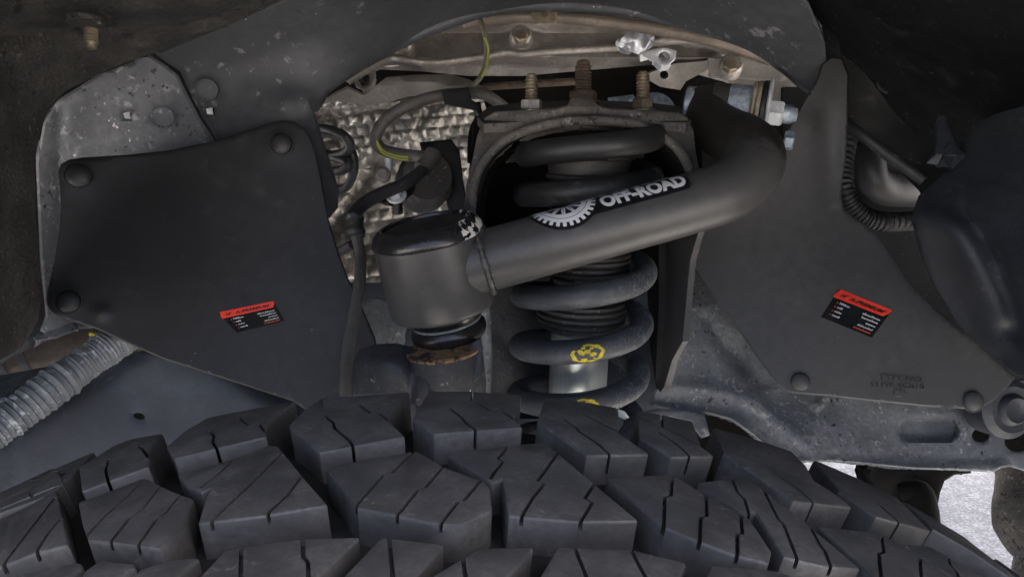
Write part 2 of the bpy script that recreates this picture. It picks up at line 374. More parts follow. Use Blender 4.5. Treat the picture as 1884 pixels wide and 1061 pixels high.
# every block: outline of its worn top face, then its sipes
BL = [
 (ZA, [(-90, 515), (0, 465), (370, 300), (430, 330), (440, 410), (350, 440), (30, 570), (-90, 620)], [(ZA, [(205, 440), (212, 480), (224, 520)]), (ZA, [(385, 315), (440, 375)])]),
 (ZA, [(545, 300), (790, 145), (930, 90), (1130, 60), (1035, 190), (1035, 290), (565, 462)], [(ZA, [(750, 225), (728, 300), (755, 420)]), (ZA, [(945, 145), (985, 165), (1025, 225)])]),
 (ZB, [(20, 455), (150, 345), (300, 250), (440, 195), (760, 150), (920, 140), (800, 235), (715, 330), (722, 385), (75, 540)], [(ZB, [(320, 335), (352, 380), (343, 420), (395, 500)]), (ZB, [(520, 245), (590, 298)]), (ZB, [(660, 288), (705, 350)])]),
 (ZB, [(880, 300), (1000, 185), (1110, 108), (1400, 90), (1720, 75), (1630, 180), (1575, 265), (1610, 310), (1690, 385), (1085, 500), (880, 320)], [(ZB, [(1120, 230), (1185, 280), (1195, 320), (1300, 410), (1350, 500)]), (ZB, [(1365, 160), (1445, 218)]), (ZB, [(1505, 222), (1575, 280)])]),
 (ZZ, [(760, 200), (800, 130), (850, 55), (1080, 55), (1350, 75), (1330, 150), (1312, 205), (1360, 250), (875, 285)], [(ZZ, [(960, 138), (1030, 190), (1050, 222), (1100, 260), (1118, 310)]), (ZZ, [(1090, 40), (1080, 95), (1180, 155)]), (ZZ, [(1250, 165), (1305, 205)])]),
 (ZD, [(110, 200), (160, 40), (330, 55), (500, 80), (665, 110), (680, 285), (890, 430), (450, 440)], [(ZD, [(290, 175), (385, 240), (400, 265), (520, 350), (645, 465)]), (ZD, [(440, 150), (540, 210), (690, 290)])]),
 (ZD, [(815, 310), (800, 130), (970, 155), (1190, 205), (1250, 380), (1340, 445), (1040, 450)], [(ZD, [(968, 140), (982, 235), (1120, 305), (1255, 385)]), (ZD, [(950, 270), (1045, 340), (1110, 390), (1190, 470)])]),
 (ZE, [(875, 190), (800, 20), (960, 65), (1130, 105), (1350, 170), (1450, 285), (1505, 390), (1660, 485), (1770, 575), (1360, 530)], [(ZE, [(1040, 188), (1060, 196)]), (ZE, [(1178, 182), (1195, 192)]), (ZE, [(1220, 312), (1250, 335), (1380, 430), (1530, 570)])]),
 (ZF, [(355, 240), (480, 285), (640, 365), (860, 440), (940, 505), (1050, 620), (1170, 740), (790, 640), (530, 455)], [(ZF, [(625, 420), (650, 432)]), (ZF, [(790, 540), (820, 558), (985, 710)])]),
 (ZF, [(965, 515), (1110, 595), (1400, 780), (1740, 1050), (1900, 1180), (1780, 1100), (1440, 870), (1180, 722)], []),
 (ZA, [(-90, 690), (150, 590), (390, 455), (430, 640), (475, 830), (240, 890), (20, 975), (-90, 1015)], [(ZA, [(15, 985), (210, 720), (385, 500)]), (ZA, [(235, 920), (330, 760), (430, 640)])]),
 (ZA, [(540, 540), (760, 460), (1010, 365), (1090, 410), (1200, 460), (1340, 510), (1300, 600), (1285, 690), (1110, 860), (900, 830), (610, 800), (570, 690)], [(ZA, [(585, 790), (720, 640), (830, 540), (1020, 365)]), (ZA, [(755, 830), (900, 640), (990, 580), (1120, 420)]), (ZA, [(950, 850), (1090, 650), (1150, 610), (1260, 480)])]),
 (ZB, [(100, 650), (400, 570), (740, 445), (800, 450), (1000, 690), (1150, 860), (730, 930), (240, 990), (290, 830), (330, 740), (260, 775), (170, 735)], [(ZB, [(260, 745), (395, 640), (520, 515)]), (ZB, [(310, 1000), (590, 735), (840, 490)]), (ZB, [(715, 960), (740, 910), (865, 795), (985, 640)])]),
 (ZC, [(140, 310), (400, 240), (720, 190), (780, 180), (970, 290), (1260, 395), (1290, 440), (1305, 590), (1100, 690), (940, 690), (650, 630), (370, 575)], [(ZC, [(345, 580), (560, 340), (610, 335), (785, 160)]), (ZC, [(630, 645), (790, 450), (840, 435), (985, 270)]), (ZC, [(930, 710), (1070, 530), (1110, 525), (1235, 375)])]),
 (ZP, [(822, 834), (930, 818), (1002, 812), (1026, 831), (1100, 893), (1176, 956), (1060, 957), (935, 947), (931, 920), (924, 880), (905, 886), (897, 882)], [(ZC, [(1290, 380), (1320, 330), (1380, 260), (1345, 235), (1440, 125)]), (ZC, [(1495, 660), (1590, 500), (1670, 405), (1620, 390), (1775, 180)]), (ZD, [(400, 910), (490, 765), (440, 735), (520, 615)])]),
 (ZE, [(55, 370), (510, 340), (730, 470), (985, 610), (1060, 655), (1210, 880), (1190, 960), (950, 900), (710, 810), (480, 715), (440, 690)], [(ZE, [(458, 725), (465, 505), (510, 490), (517, 325)]), (ZE, [(708, 830), (715, 640), (757, 630), (752, 470)]), (ZE, [(970, 925), (970, 760), (1005, 755), (990, 600)])]),
 (ZE, [(690, 400), (930, 370), (1030, 360), (1340, 590), (1460, 690), (1640, 840), (1830, 1000), (1600, 985), (1290, 915), (1100, 610), (1040, 635)], [(ZE, [(925, 355), (970, 470), (1020, 520), (1058, 650)]), (ZE, [(1140, 430), (1255, 660), (1290, 690), (1400, 970)]), (ZE, [(1455, 670), (1540, 830), (1580, 880), (1630, 1010)])]),
 (ZF, [(380, 700), (780, 745), (950, 820), (1200, 985), (1350, 1090), (1480, 1190), (1150, 1180), (860, 1130), (600, 900)], [(ZF, [(818, 735), (842, 880), (808, 890), (828, 1150)]), (ZF, [(1090, 900), (1100, 1020), (1115, 1180)])]),
 (ZF, [(970, 830), (1140, 835), (1450, 1000), (1750, 1200), (1560, 1210), (1370, 1090)], [(ZF, [(1275, 880), (1300, 970), (1350, 1030), (1370, 1110)])]),
 (ZA, [(150, 1030), (560, 950), (575, 985), (430, 1110), (200, 1250), (60, 1250)], []),
 (ZA, [(690, 940), (930, 960), (945, 985), (780, 1090), (600, 1230), (440, 1230), (590, 1010)], []),
 (ZA, [(970, 1000), (1200, 930), (1390, 920), (1190, 1090), (1050, 1230), (740, 1230), (880, 1090)], []),
 (ZP, [(415, 1008), (545, 990), (663, 985), (582, 1061), (520, 1120), (300, 1120), (365, 1061)], [(Z0, [(1305, 860), (1297, 1150)]), (Z0, [(1635, 820), (1640, 950), (1665, 980), (1672, 1180)])]),
 (ZP, [(701, 986), (818, 999), (758, 1067), (705, 1130), (560, 1130), (629, 1061)], [(ZZ, [(632, 820), (655, 1061), (655, 1200)])]),
 (ZP, [(881, 1006), (983, 1004), (935, 1061), (880, 1130), (705, 1130), (789, 1061)], [(ZZ, [(1030, 930), (1052, 1080), (1060, 1200)])]),
 (ZP, [(1026, 1003), (1162, 1008), (1264, 1033), (1245, 1075), (1210, 1130), (945, 1130), (992, 1061)], [(Z5, [(510, 870), (590, 1061), (640, 1200)]), (Z5, [(820, 890), (885, 1020), (960, 1150)])]),
 (ZP, [(1309, 1037), (1420, 1046), (1500, 1070), (1490, 1130), (1270, 1130)], [])]
def prism(name, pts, lo, hi, draft=0.0):
    """pts (s, v) on the tread -> solid between two radii offsets"""
    P2 = [np.array(p) for p in pts]; n = len(P2)
    ar = sum(P2[i][0] * P2[(i + 1) % n][1] - P2[(i + 1) % n][0] * P2[i][1] for i in range(n)); sg = 1 if ar > 0 else -1
    out = []
    for i in range(n):
        t = P2[(i + 1) % n] - P2[i - 1]; t = t / (np.hypot(*t) + 1e-9); out.append(P2[i] + sg * draft * np.array([t[1], -t[0]]))
    V = [TP(p[0] / TR, p[1], hi) for p in P2] + [TP(p[0] / TR, p[1], lo) for p in out]
    Fc = [tuple(range(n)), tuple(range(2 * n - 1, n - 1, -1))] + [(i, n + i, n + (i + 1) % n, (i + 1) % n) for i in range(n)]
    me = bpy.data.meshes.new(name); me.from_pydata([tuple(v) for v in V], [], Fc)
    bm = bmesh.new(); bm.from_mesh(me); bmesh.ops.remove_doubles(bm, verts=bm.verts, dist=1e-6); bmesh.ops.recalc_face_normals(bm, faces=bm.faces); bm.to_mesh(me); bm.free(); return me
def ribbon(pts, w):
    A = []; B = []; n = len(pts); pts = [np.array(p) for p in pts]
    for i in range(n):
        t = pts[min(i + 1, n - 1)] - pts[max(i - 1, 0)]; t = t / (np.hypot(*t) + 1e-9); q = np.array([-t[1], t[0]]) * w / 2
        A.append(pts[i] + q); B.append(pts[i] - q)
    return A + B[::-1]
def sv(z, pts): return [(th * TR, v) for th, v in (to_tread(x, y) for x, y in zz(z, pts))]
tmp = []; jobs = []
def block_job(poly, sipes, depth=.0105, sd=.0028):
    o = bpy.data.objects.new('tmp', prism('tread_block', poly, -depth - .001, 0, .0003)); COL.objects.link(o); tmp.append(o)
    bv = o.modifiers.new('b', 'BEVEL'); bv.width = .0009; bv.segments = 2; bv.limit_method = 'ANGLE'; bv.angle_limit = R_(40)
    for s in sipes:
        c = bpy.data.objects.new('tmp', prism('cut', ribbon(s, .00105), -sd, .004)); COL.objects.link(c); tmp.append(c)
        b = o.modifiers.new('s', 'BOOLEAN'); b.operation = 'DIFFERENCE'; b.solver = 'EXACT'; b.object = c
    jobs.append(o); return o
traced = []
for z, poly, sip in BL:
    pl = sv(z, poly); traced.append(pl)
    sh_ = min(q[1] for q in pl) > -.062
    block_job(pl, [sv(zq, s) for zq, s in sip], .022 if sh_ else .0105, .007 if sh_ else .0028)
# the same tread carried on round the wheel, out of the picture
gen = [[(-.020, 0), (.018, 0), (.026, -.02), (.034, -.049), (.006, -.049), (-.014, -.02)], [(-.02, -.056), (.014, -.056), (.03, -.085), (.012, -.112), (-.014, -.108), (-.03, -.08)],
       [(-.004, -.118), (.028, -.120), (.012, -.150), (-.02, -.150)], [(-.03, -.158), (.006, -.156), (.02, -.18), (.012, -.208), (-.018, -.206)], [(-.016, -.214), (.018, -.214), (.016, -TW), (-.02, -TW)]]
gj = [block_job(p, [[(p[0][0] + .012, p[0][1] - .006), ((p[0][0] + p[2][0]) / 2, (p[0][1] + p[2][1]) / 2 - .004), (p[2][0] - .002, p[2][1] - .004)]]) for p in gen]
dg = bpy.context.evaluated_depsgraph_get(); dg.update()
made = []
for o in jobs:
    me = bpy.data.meshes.new_from_object(o.evaluated_get(dg)); me.name = 'tread_block'; finish(me, 28); made.append(me)
    me.materials.clear(); me.materials.append(m_rubber); me.materials.append(m_rubside)
    for pf in me.polygons:
        c_ = pf.center - TC; rd = c_ - TA * c_.dot(TA); dep = tread_r(c_.dot(TA)) - rd.length
        if abs(pf.normal.dot(rd.normalized())) < .5 and dep > .0011: pf.material_index = 1
for o in tmp: bpy.data.objects.remove(o)
NB = len(BL)
for me in made[:NB]: newobj('tread_block', me, m_rubber, tyre)
lim = {0: (-.34, .55), 1: (-.31, .46), 2: (-.27, .42)}
AX = Matrix.Translation(TC) @ Matrix.Rotation(0, 4, 'X')
for row, me in enumerate(made[NB:]):
    pitch = .052 / TR
    for k in range(-16, 17):
        th = k * pitch + row * .03
        if row in lim and lim[row][0] - .06 < th < lim[row][1] + .06: continue
        if row in (3, 4) and abs(th) > 1.6: continue
        if abs(th) > 1.9: continue
        o = newobj('tread_block', me, m_rubber, tyre)
        o.matrix_basis = Matrix.Translation(TC) @ Matrix.Rotation(th, 4, TA) @ Matrix.Translation(-TC)

# ------------------------------------------------------------------ bodywork round the wheel well
body = thing('wheel_arch_bodywork', 'dark grey pressed-steel wheel arch spanning the top of the picture', 'car body', P(900, 20, .6))
arch_in = [(1500, 178), (1470, 152), (1440, 128), (1385, 92), (1300, 62), (1180, 33), (1080, 22), (1000, 19), (930, 22), (880, 33), (780, 68), (700, 108), (645, 140), (603, 170), (578, 205)]
arch_out = [(592, 250), (612, 310), (624, 350), (622, 382), (606, 402), (596, 396), (560, 420), (430, 330), (399, 258), (372, 214), (350, 172), (332, 132), (308, 116), (284, 98), (420, 42), (540, -8), (700, -120), (1000, -170), (1350, -150), (1440, -60), (1490, 10), (1518, 80), (1522, 140)]
f_arch = surf([(400, 250, .60), (330, 130, .585), (560, 200, .60), (580, 400, .575), (700, 108, .625), (1000, 20, .64), (1300, 62, .62), (1480, 150, .59), (540, -8, .54), (700, -120, .47), (1000, -170, .45), (1300, -150, .46), (1500, -40, .50), (800, -20, .575), (1100, -60, .56)])
def circ(x, y, r, n=16, ry=None, a=0): return [(x + r * math.cos(t) * math.cos(a) - (ry or r) * math.sin(t) * math.sin(a), y + r * math.cos(t) * math.sin(a) + (ry or r) * math.sin(t) * math.cos(a)) for t in (2 * math.pi * k / n for k in range(n))]
def ringmark(x, y, r, amp): return lambda X, Y: amp * np.exp(-((np.hypot(X - x, Y - y) - r) / 3.2) ** 2)
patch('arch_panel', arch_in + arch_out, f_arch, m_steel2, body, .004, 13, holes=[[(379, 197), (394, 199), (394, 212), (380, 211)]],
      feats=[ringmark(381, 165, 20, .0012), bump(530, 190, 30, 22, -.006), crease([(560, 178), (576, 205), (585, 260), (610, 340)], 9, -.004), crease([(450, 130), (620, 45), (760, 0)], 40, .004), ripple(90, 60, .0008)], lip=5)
# rolled edge of the arch
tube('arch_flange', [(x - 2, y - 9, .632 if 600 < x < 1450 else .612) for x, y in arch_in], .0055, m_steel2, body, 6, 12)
patch('side_panel', [(66, 300), (80, 225), (108, 183), (180, 138), (276, 102), (306, 121), (328, 139), (345, 174), (368, 218), (398, 264), (420, 330), (400, 600), (220, 600), (140, 606), (98, 618), (62, 640), (84, 580), (74, 480)],
      surf([(80, 230, .545), (280, 105, .585), (400, 260, .605), (400, 560, .60), (85, 560, .54), (62, 640, .53), (200, 180, .58), (110, 300, .575), (120, 480, .57)]), m_steel, body, .004, 11,
      holes=[[(227, 206), (242, 208), (241, 220), (228, 218)]], feats=[ringmark(300, 216, 20, .0015), crease([(150, 175), (250, 130)], 14, -.003), crease([(112, 200), (108, 300), (112, 420)], 10, .004), ripple(60, 45, .0008)], lip=5)
for x, y, d in ((235, 213, .588), (387, 205, .603)):
    a = P(x - 1, y + 1, d); s = .0021
    patch('clip_tab', [(x - 8, y - 5), (x + 3, y - 7), (x + 5, y + 6), (x - 6, y + 5)], [(x, y, d - .001), (x + 20, y, d), (x, y + 20, d)], m_white, body, .001, 6)
    patch('clip_back', circ(x, y, 16, 10), [(x, y, d + .012), (x + 20, y, d + .012), (x, y + 20, d + .012)], m_dark, body, .001, 10)
patch('edge_tab', [(60, 622), (92, 596), (138, 594), (146, 606), (90, 624), (66, 628)], [(60, 620, .53), (140, 595, .55), (90, 640, .53)], m_steel, body, .004, 8, lip=2)
for x, y, d, pm in ((381, 165, .588, m_steel2), (300, 216, .585, m_steel)):
    a_, b_, c_ = P(x, y, d), P(x + 40, y, d + .003), P(x, y + 40, d + .004); nn = (b_ - a_).cross(c_ - a_).normalized(); nn = nn if nn.dot(CAM - a_) > 0 else -nn
    lathe('panel_plug', a_ - nn * .003, nn, [(.001, 0), (.0088, 0), (.0088, .0040), (.0082, .0046), (.0074, .0046), (.0070, .0036), (.001, .0038)], pm, body, 36)
# added arch roof and slab above the picture, shaped to shade the wheel well
def roof(name, r0, y0, y1, a0, a1, mat, parent):
    V = []; Fc = []; n = 40
    for i in range(n + 1):
        w = R_(a0 + (a1 - a0) * i / n); q_ = max(0, min(1, w / .8)); r = r0 - .075 * q_ * q_ * (3 - 2 * q_)
        for rr, yy in ((r, y0), (r, y1), (r + .006, y1), (r + .006, y0)): V.append((TC.x + rr * math.sin(w), yy, TR + rr * math.cos(w)))
    for i in range(n):
        for k in range(4): q = (k + 1) % 4; Fc.append((i * 4 + k, i * 4 + q, i * 4 + 4 + q, i * 4 + 4 + k))
    Fc += [(3, 2, 1, 0), tuple(n * 4 + k for k in range(4))]
    return newobj(name, mesh_from(name, V, Fc), mat, parent)
def lip_ring(name, ri, ro, y0, y1, mat, parent):
    V = []; Fc = []; n = 60
    for i in range(n + 1):
        w = R_(-105 + 210 * i / n)
        for rr, yy in ((ri, y0), (ri, y1), (ri + .012, y1 + .01), (ro, y1 + .01), (ro, y0 - .004), (ri + .012, y0 - .004)): V.append((TC.x + rr * math.sin(w), yy, TR + rr * math.cos(w)))
    for i in range(n):
        for k in range(6): q = (k + 1) % 6; Fc.append((i * 6 + k, i * 6 + q, i * 6 + 6 + q, i * 6 + 6 + k))
    Fc += [(5, 4, 3, 2, 1, 0), tuple(n * 6 + k for k in range(6))]
    return newobj(name, mesh_from(name, V, Fc), mat, parent)
0 and lip_ring('fender_lip', .60, .70, -.015, .01, m_linerblk, body)      # outer wing edge, above and behind the camera
roof('added_arch_roof', .66, .045, .62, -100, 100, m_linerblk, body)
V = []; Fc = []
ol = [(-1.5, .045), (.85, .045), (.95, .15), (1.0, .50), (1.1, .75), (2.4, .95), (2.4, 2.3), (-1.5, 2.3)]; nb_ = len(ol)  # unseen slab, outlined to shade the well and leave ground at right sunlit
V = [(x, y, 1.06) for x, y in ol] + [(x * .97, y + (.04 if y < .2 else -.04), 1.16) for x, y in ol]
newobj('bonnet_shade_slab', mesh_from('bonnet_shade_slab', V, [tuple(range(nb_))[::-1], tuple(range(nb_, 2 * nb_))] + [(i, (i + 1) % nb_, nb_ + (i + 1) % nb_, nb_ + i) for i in range(nb_)]), m_linerblk, body)

# ------------------------------------------------------------------ liners
liner = thing('felt_wheel_liner', 'dark brown fibrous wheel-arch liner curving down the left side', 'wheel liner', P(20, 650, .5))
ll = [(560, -20), (430, 44), (345, 74), (287, 97), (230, 116), (180, 138), (120, 168), (92, 196), (74, 238), (64, 300), (66, 400), (74, 480), (78, 540), (70, 590), (40, 640), (-10, 668), (-220, 760), (-260, 300), (-240, -150), (200, -220), (640, -120)]
patch('felt_shell', ll, surf([(560, -20, .525), (287, 97, .555), (120, 168, .528), (64, 300, .505), (74, 480, .50), (40, 640, .49), (-10, 300, .44), (-10, 600, .44), (-220, 700, .32), (-260, 300, .30), (0, 0, .44), (-240, -150, .29), (200, -220, .37), (250, 0, .48), (640, -120, .45)]), m_liner, liner, .006, 13,
      feats=[crease([(-60, 70), (60, 55), (180, 52), (330, 50), (480, -10)], 16, .010), bump(60, 20, 90, 40, -.01), crease([(20, 380), (30, 480), (10, 600)], 14, .006), ripple(35, 28, .0022), ripple(11, 9, .0012, 1)], lip=7)
st = P(158, 62, .46)
thread('stud', st + UP * .008 + FWD * .006, -UP * .95 - FWD * .1 + RIGHT * .05, .0042, .015, .0019, m_bolt, liner)
lathe('stud_collar', st + UP * .010, -UP, [(.008, 0), (.011, .001), (.011, .004), (.008, .005)], m_liner, liner, 20)

rl = thing('black_plastic_liner', 'black plastic wheel liner filling the upper right corner', 'wheel liner', P(1700, 400, .6))
patch('liner_shell', [(1392, 88), (1420, 110), (1446, 136), (1490, 170), (1560, 240), (1640, 300), (1690, 350), (1730, 420), (1800, 560), (2100, 560), (2200, 200), (2160, -180), (1600, -220), (1380, -150), (1300, -40), (1400, 30), (1440, 60)],
      surf([(1392, 88, .63), (1490, 170, .61), (1300, -40, .60), (1690, 350, .62), (1800, 560, .60), (2100, 560, .44), (2120, -150, .34), (1600, -220, .42), (1380, -150, .53), (1520, 80, .585), (1640, 60, .54), (1884, 60, .44), (1884, 170, .47), (1700, 200, .58)]), m_linerblk, rl, .005, 15,
      feats=[crease([(1560, 92), (1640, 84), (1760, 82), (1884, 76), (2050, 60)], 9, .008), lambda X, Y: -.012 / (1 + np.exp((Y - 80) / 6)) * (X > 1500), bump(1632, 152, 14, 12, .008), crease([(1480, 60), (1600, 90)], 10, -.003), ripple(40, 30, .0016)], lip=4, angle=75)
lathe('clip_rim', P(1632, 152, .582), -FWD, [(.002, 0), (.0085, 0), (.0095, .002), (.008, .003), (.002, .001)], m_linerblk, rl, 24)

# ------------------------------------------------------------------ engine side, seen through the arch
back = thing('engine_bay_shadow_panel', 'shadowed dark engine-bay metal behind the gearbox and heat shield', 'engine bay', P(1000, 450, .98))
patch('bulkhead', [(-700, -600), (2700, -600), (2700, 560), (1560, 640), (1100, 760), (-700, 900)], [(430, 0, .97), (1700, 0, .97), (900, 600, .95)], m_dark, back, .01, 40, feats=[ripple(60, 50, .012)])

gear = thing('gearbox_casting', 'weathered cast aluminium gearbox casing under the arch', 'gearbox', P(1000, 140, .84))
def castd(X, Y): return -.009 * np.exp(-((Y - (104 + .00004 * (X - 1000) ** 2 - 8 * np.exp(-((X - 958) / 45) ** 2))) / 11) ** 2) + .02 / (1 + np.exp(-(Y - 118) / 6))
patch('casing', [(600, 140), (700, 60), (860, -20), (1350, -20), (1520, 120), (1500, 200), (1430, 190), (1330, 150), (1255, 130), (1225, 118), (1170, 122), (1100, 128), (960, 140), (860, 140), (780, 132), (700, 128), (640, 152)],
      surf([(600, 140, .84), (700, 60, .80), (1350, -20, .80), (1500, 200, .80), (1000, 60, .795), (1000, 135, .80)]), m_alu, gear, .02, 9,
      feats=[castd, bump(740, 88, 20, 22, -.018), bump(958, 78, 22, 26, -.018), bump(905, 75, 26, 30, .003), crease([(700, 70), (860, 60), (1000, 58), (1160, 66)], 13, .010), crease([(690, 112), (730, 108), (760, 122), (800, 128)], 7, -.01), bump(775, 118, 12, 14, -.014), crease([(1270, 70), (1400, 100), (1500, 150)], 10, -.014), crease([(1290, 96), (1420, 125)], 8, .01)], lip=3, angle=50)
tube('casing_rib', [(640, 150, .79), (690, 120, .785), (722, 108, .78), (745, 110, .775), (790, 116, .78), (850, 110, .782), (900, 103, .78), (935, 97, .775), (958, 100, .772), (985, 97, .775), (1040, 93, .782), (1100, 90, .785), (1160, 86, .785)], .0042, m_alu, gear, 6, 12)
tube('casing_rib', [(1190, 78, .785), (1260, 74, .785), (1340, 92, .78), (1420, 120, .78), (1480, 150, .78)], .005, m_alu, gear, 6, 12)
for x, y, db in ((741, 86, .784), (958, 74, .784), (1341, 128, .762)): lathe('bolt_boss', P(x, y + 2, db), -FWD + UP * .35, [(.001, 0), (.0125, 0), (.0115, .011), (.0095, .0135), (.001, .0135)], m_alu, gear, 28)
for x, y, r, db in ((741, 84, .0076, .772), (958, 72, .0076, .772), (1341, 126, .0076, .750)):
    hexnut('bolt_head', P(x, y, db), -FWD + UP * .35, r, .007, m_bolt, gear, .3)
def ear(x, y, r, rh, d, mat, extra):
    patch('mounting_ear', extra, [(x, y, d), (x + 50, y, d), (x, y + 50, d)], mat, gear, .012, 6, holes=[circ(x, y, rh, 14)], lip=2)
ear(671, 147, 20, 11, .79, m_shield, [(652, 138), (650, 150), (658, 163), (672, 167), (686, 158), (692, 140), (690, 120), (655, 120)])
ear(1222, 106, 20, 11, .77, m_white, [(1172, 98), (1195, 92), (1225, 88), (1245, 94), (1242, 110), (1230, 122), (1215, 122), (1195, 110)])
patch('alu_splash', [(1132, 82), (1152, 62), (1166, 54), (1190, 58), (1198, 74), (1188, 92), (1172, 100), (1150, 92)], [(1140, 60, .765), (1200, 60, .765), (1160, 100, .77)], m_alubr, gear, .01, 5, feats=[bump(1168, 74, 10, 14, -.008), bump(1185, 70, 5, 12, .008), bump(1150, 86, 8, 4, .006)], lip=2)
patch('lower_bracket', [(1240, 118), (1300, 112), (1330, 110), (1300, 130), (1262, 150), (1252, 166), (1215, 160), (1180, 140)], [(1200, 120, .80), (1330, 110, .80), (1230, 165, .81)], m_alu, gear, .01, 7, holes=[circ(1222, 138, 8, 10)])
patch('end_block', [(1302, 108), (1385, 98), (1450, 140), (1440, 150), (1360, 146), (1304, 144)], [(1300, 108, .755), (1450, 140, .755), (1360, 146, .76)], m_shield, gear, .02, 8, lip=3)
pipe = thing('coolant_pipe', 'thin tan metal pipe with a clamp running along the arch edge', 'pipe', P(1000, 40, .76))
tube('pipe_run', [(850, 44, .74), (900, 34, .74), (1000, 31, .74), (1120, 41, .74), (1230, 58, .74), (1330, 80, .74), (1420, 110, .75)], .0062, m_brown, pipe, 8, 16)
patch('clamp', [(978, 20), (1025, 21), (1025, 46), (978, 44)], [(978, 20, .731), (1025, 20, .731), (1000, 46, .731)], m_bolt, pipe, .008, 5, lip=2)
lathe('clamp_screw', P(1002, 27, .731), -FWD, [(.0035, 0), (.0035, .002), (.002, .0022)], m_rbolt, pipe, 12)
tag(tube('rusty_pipe', [(880, 168, .80), (900, 160, .80), (960, 156, .80), (1060, 150, .81)], .0040, m_rbolt, None, 6, 14), 'short rust-brown pipe behind the left stud of the shock mount', 'pipe')

sh = thing('tan_heat_shield', 'smooth tan sheet-metal shield with a wavy lower edge', 'heat shield', P(750, 190, .73))
patch('shield_sheet', [(585, 196), (612, 172), (640, 158), (668, 172), (690, 158), (712, 142), (760, 138), (830, 137), (862, 146), (898, 164), (905, 175), (896, 186), (876, 182), (850, 172), (800, 174), (758, 176), (715, 188), (680, 194), (640, 190), (612, 186)],
      surf([(590, 196, .73), (640, 170, .725), (760, 150, .71), (900, 175, .71), (700, 190, .73), (830, 140, .73)]), m_shield, sh, .003, 7, feats=[bump(880, 175, 18, 10, -.006), crease([(700, 160), (780, 152), (850, 158)], 10, -.005)], lip=4)

def dimples(X, Y):
    Y = Y + 14 * np.sin((X - 560) / 95.0) + .0004 * (X - 700) ** 2; a = -.12; u = (X * np.cos(a) + Y * np.sin(a)); v = (-X * np.sin(a) + Y * np.cos(a)) / 20.0
    row = np.floor(v); u = u / 23.0 + .5 * (row % 2)
    tu = 1 - np.abs(2 * (u - np.floor(u)) - 1); tv = 1 - np.abs(2 * (v - row) - 1)
    irr = .72 + .28 * np.sin(np.floor(u) * 12.9 + row * 78.2)
    return -.0050 * np.minimum(1, 1.7 * np.minimum(tu, tv)) * irr * (.65 + .5 * (u - np.floor(u)) - .25 * (v - row))
foil = thing('dimpled_heat_shield', 'crinkled silver foil heat shield embossed with square dimples', 'heat shield', P(700, 500, .78))
patch('foil_sheet', [(560, 180), (640, 178), (720, 176), (800, 165), (885, 172), (900, 215), (884, 330), (860, 400), (780, 400), (740, 420), (720, 470), (700, 520), (640, 520), (590, 440), (570, 330)],
      surf([(570, 200, .76), (880, 180, .76), (880, 320, .78), (640, 500, .73), (760, 260, .745), (600, 400, .75), (700, 330, .775), (750, 400, .80)]), m_foil, foil, .002, 3.0,
      feats=[lambda X, Y: dimples(X, Y) * np.where(Y < 330, 1, .75), ripple(40, 30, .004), ripple(17, 23, .0015, 2), crease([(690, 300), (640, 380), (600, 430)], 12, .008), crease([(800, 190), (770, 240), (790, 290)], 8, .005), crease([(560, 215), (650, 205), (760, 196)], 6, .004)], angle=30)

# ------------------------------------------------------------------ small hoses and cables on the left of the arm
hose = thing('brake_hose', 'grey rubber brake hose looping over the foil shield and dropping behind the joint', 'hose', P(640, 722, .5))
tube('upper_loop', [(930, 200, .70), (896, 176, .67), (860, 172, .655), (800, 178, .645), (745, 197, .64), (708, 222, .64), (692, 252, .64), (702, 274, .64), (735, 284, .63), (768, 288, .62), (786, 292, .61)], .0052, m_hose, hose, 8, 14)
for i, o in enumerate((-3, 2)):
    tube('yellow_stripe', [(693, 262 + o, .6335), (704, 279 + o, .6335), (728, 289 + o, .6265), (752, 292 + o, .6185)], .0009, m_green, hose, 6, 8)
patch('hose_clip', [(812, 168), (862, 160), (868, 184), (882, 192), (886, 222), (874, 204), (818, 192)], [(812, 166, .632), (882, 190, .64), (820, 195, .632)], m_black, hose, .006, 7, lip=2)
tube('clip_sleeve', [(798, 282, .60), (788, 298, .595), (774, 312, .59)], .0068, m_hose, hose, 6, 14)
tube('middle_run', [(790, 294, .60), (772, 318, .585), (740, 340, .57), (700, 357, .56), (668, 376, .55), (650, 398, .54), (652, 425, .535)], .0050, m_hosedk, hose, 8, 14)
tube('sleeve', [(650, 398, .537), (650, 412, .535), (653, 436, .533)], .0072, m_hosedk, hose, 6, 16, rfun=lambda i: 1.1 if i in (2, 3, 9, 10) else 1)
tube('lower_strap', [(655, 430, .533), (663, 470, .53), (662, 520, .52), (652, 580, .51), (641, 640, .50), (636, 700, .49), (634, 760, .485)], .0045, m_hose, hose, 8, 14, flat=.6)
tag(tube('striped_wire', [(880, 30, .70), (889, 52, .69), (895, 85, .685), (893, 118, .68), (882, 145, .675), (862, 163, .67)], .0024, m_wire, None, 8, 10), 'thin wire with a yellow-green stripe hanging over the gearbox casing', 'wire')
bpy.data.objects['striped_wire']
tube('stripe', [(892, 70, .682), (898, 90, .6825), (896, 118, .6775), (886, 143, .673)], .0011, m_green, bpy.data.objects['striped_wire'], 8, 8)
curl = thing('coiled_hose', 'dark grey hose coiled in loops beside the left flap', 'hose', P(610, 330, .64))
tube('coil', [(570, 240, .66), (600, 238, .64), (632, 250, .63), (644, 268, .63), (632, 282, .64), (600, 286, .655), (585, 278, .66), (612, 288, .65), (640, 300, .635), (630, 312, .64), (600, 316, .655)], .0042, m_hosedk, curl, 8, 12)
tube('coil_tail', [(640, 268, .64), (650, 290, .645), (650, 318, .65), (636, 345, .66), (606, 350, .67)], .0040, m_hosedk, curl, 8, 12)
tube('cross_tube', [(585, 470, .68), (620, 464, .67), (648, 450, .66)], .0045, m_hosedk, curl, 6, 12)
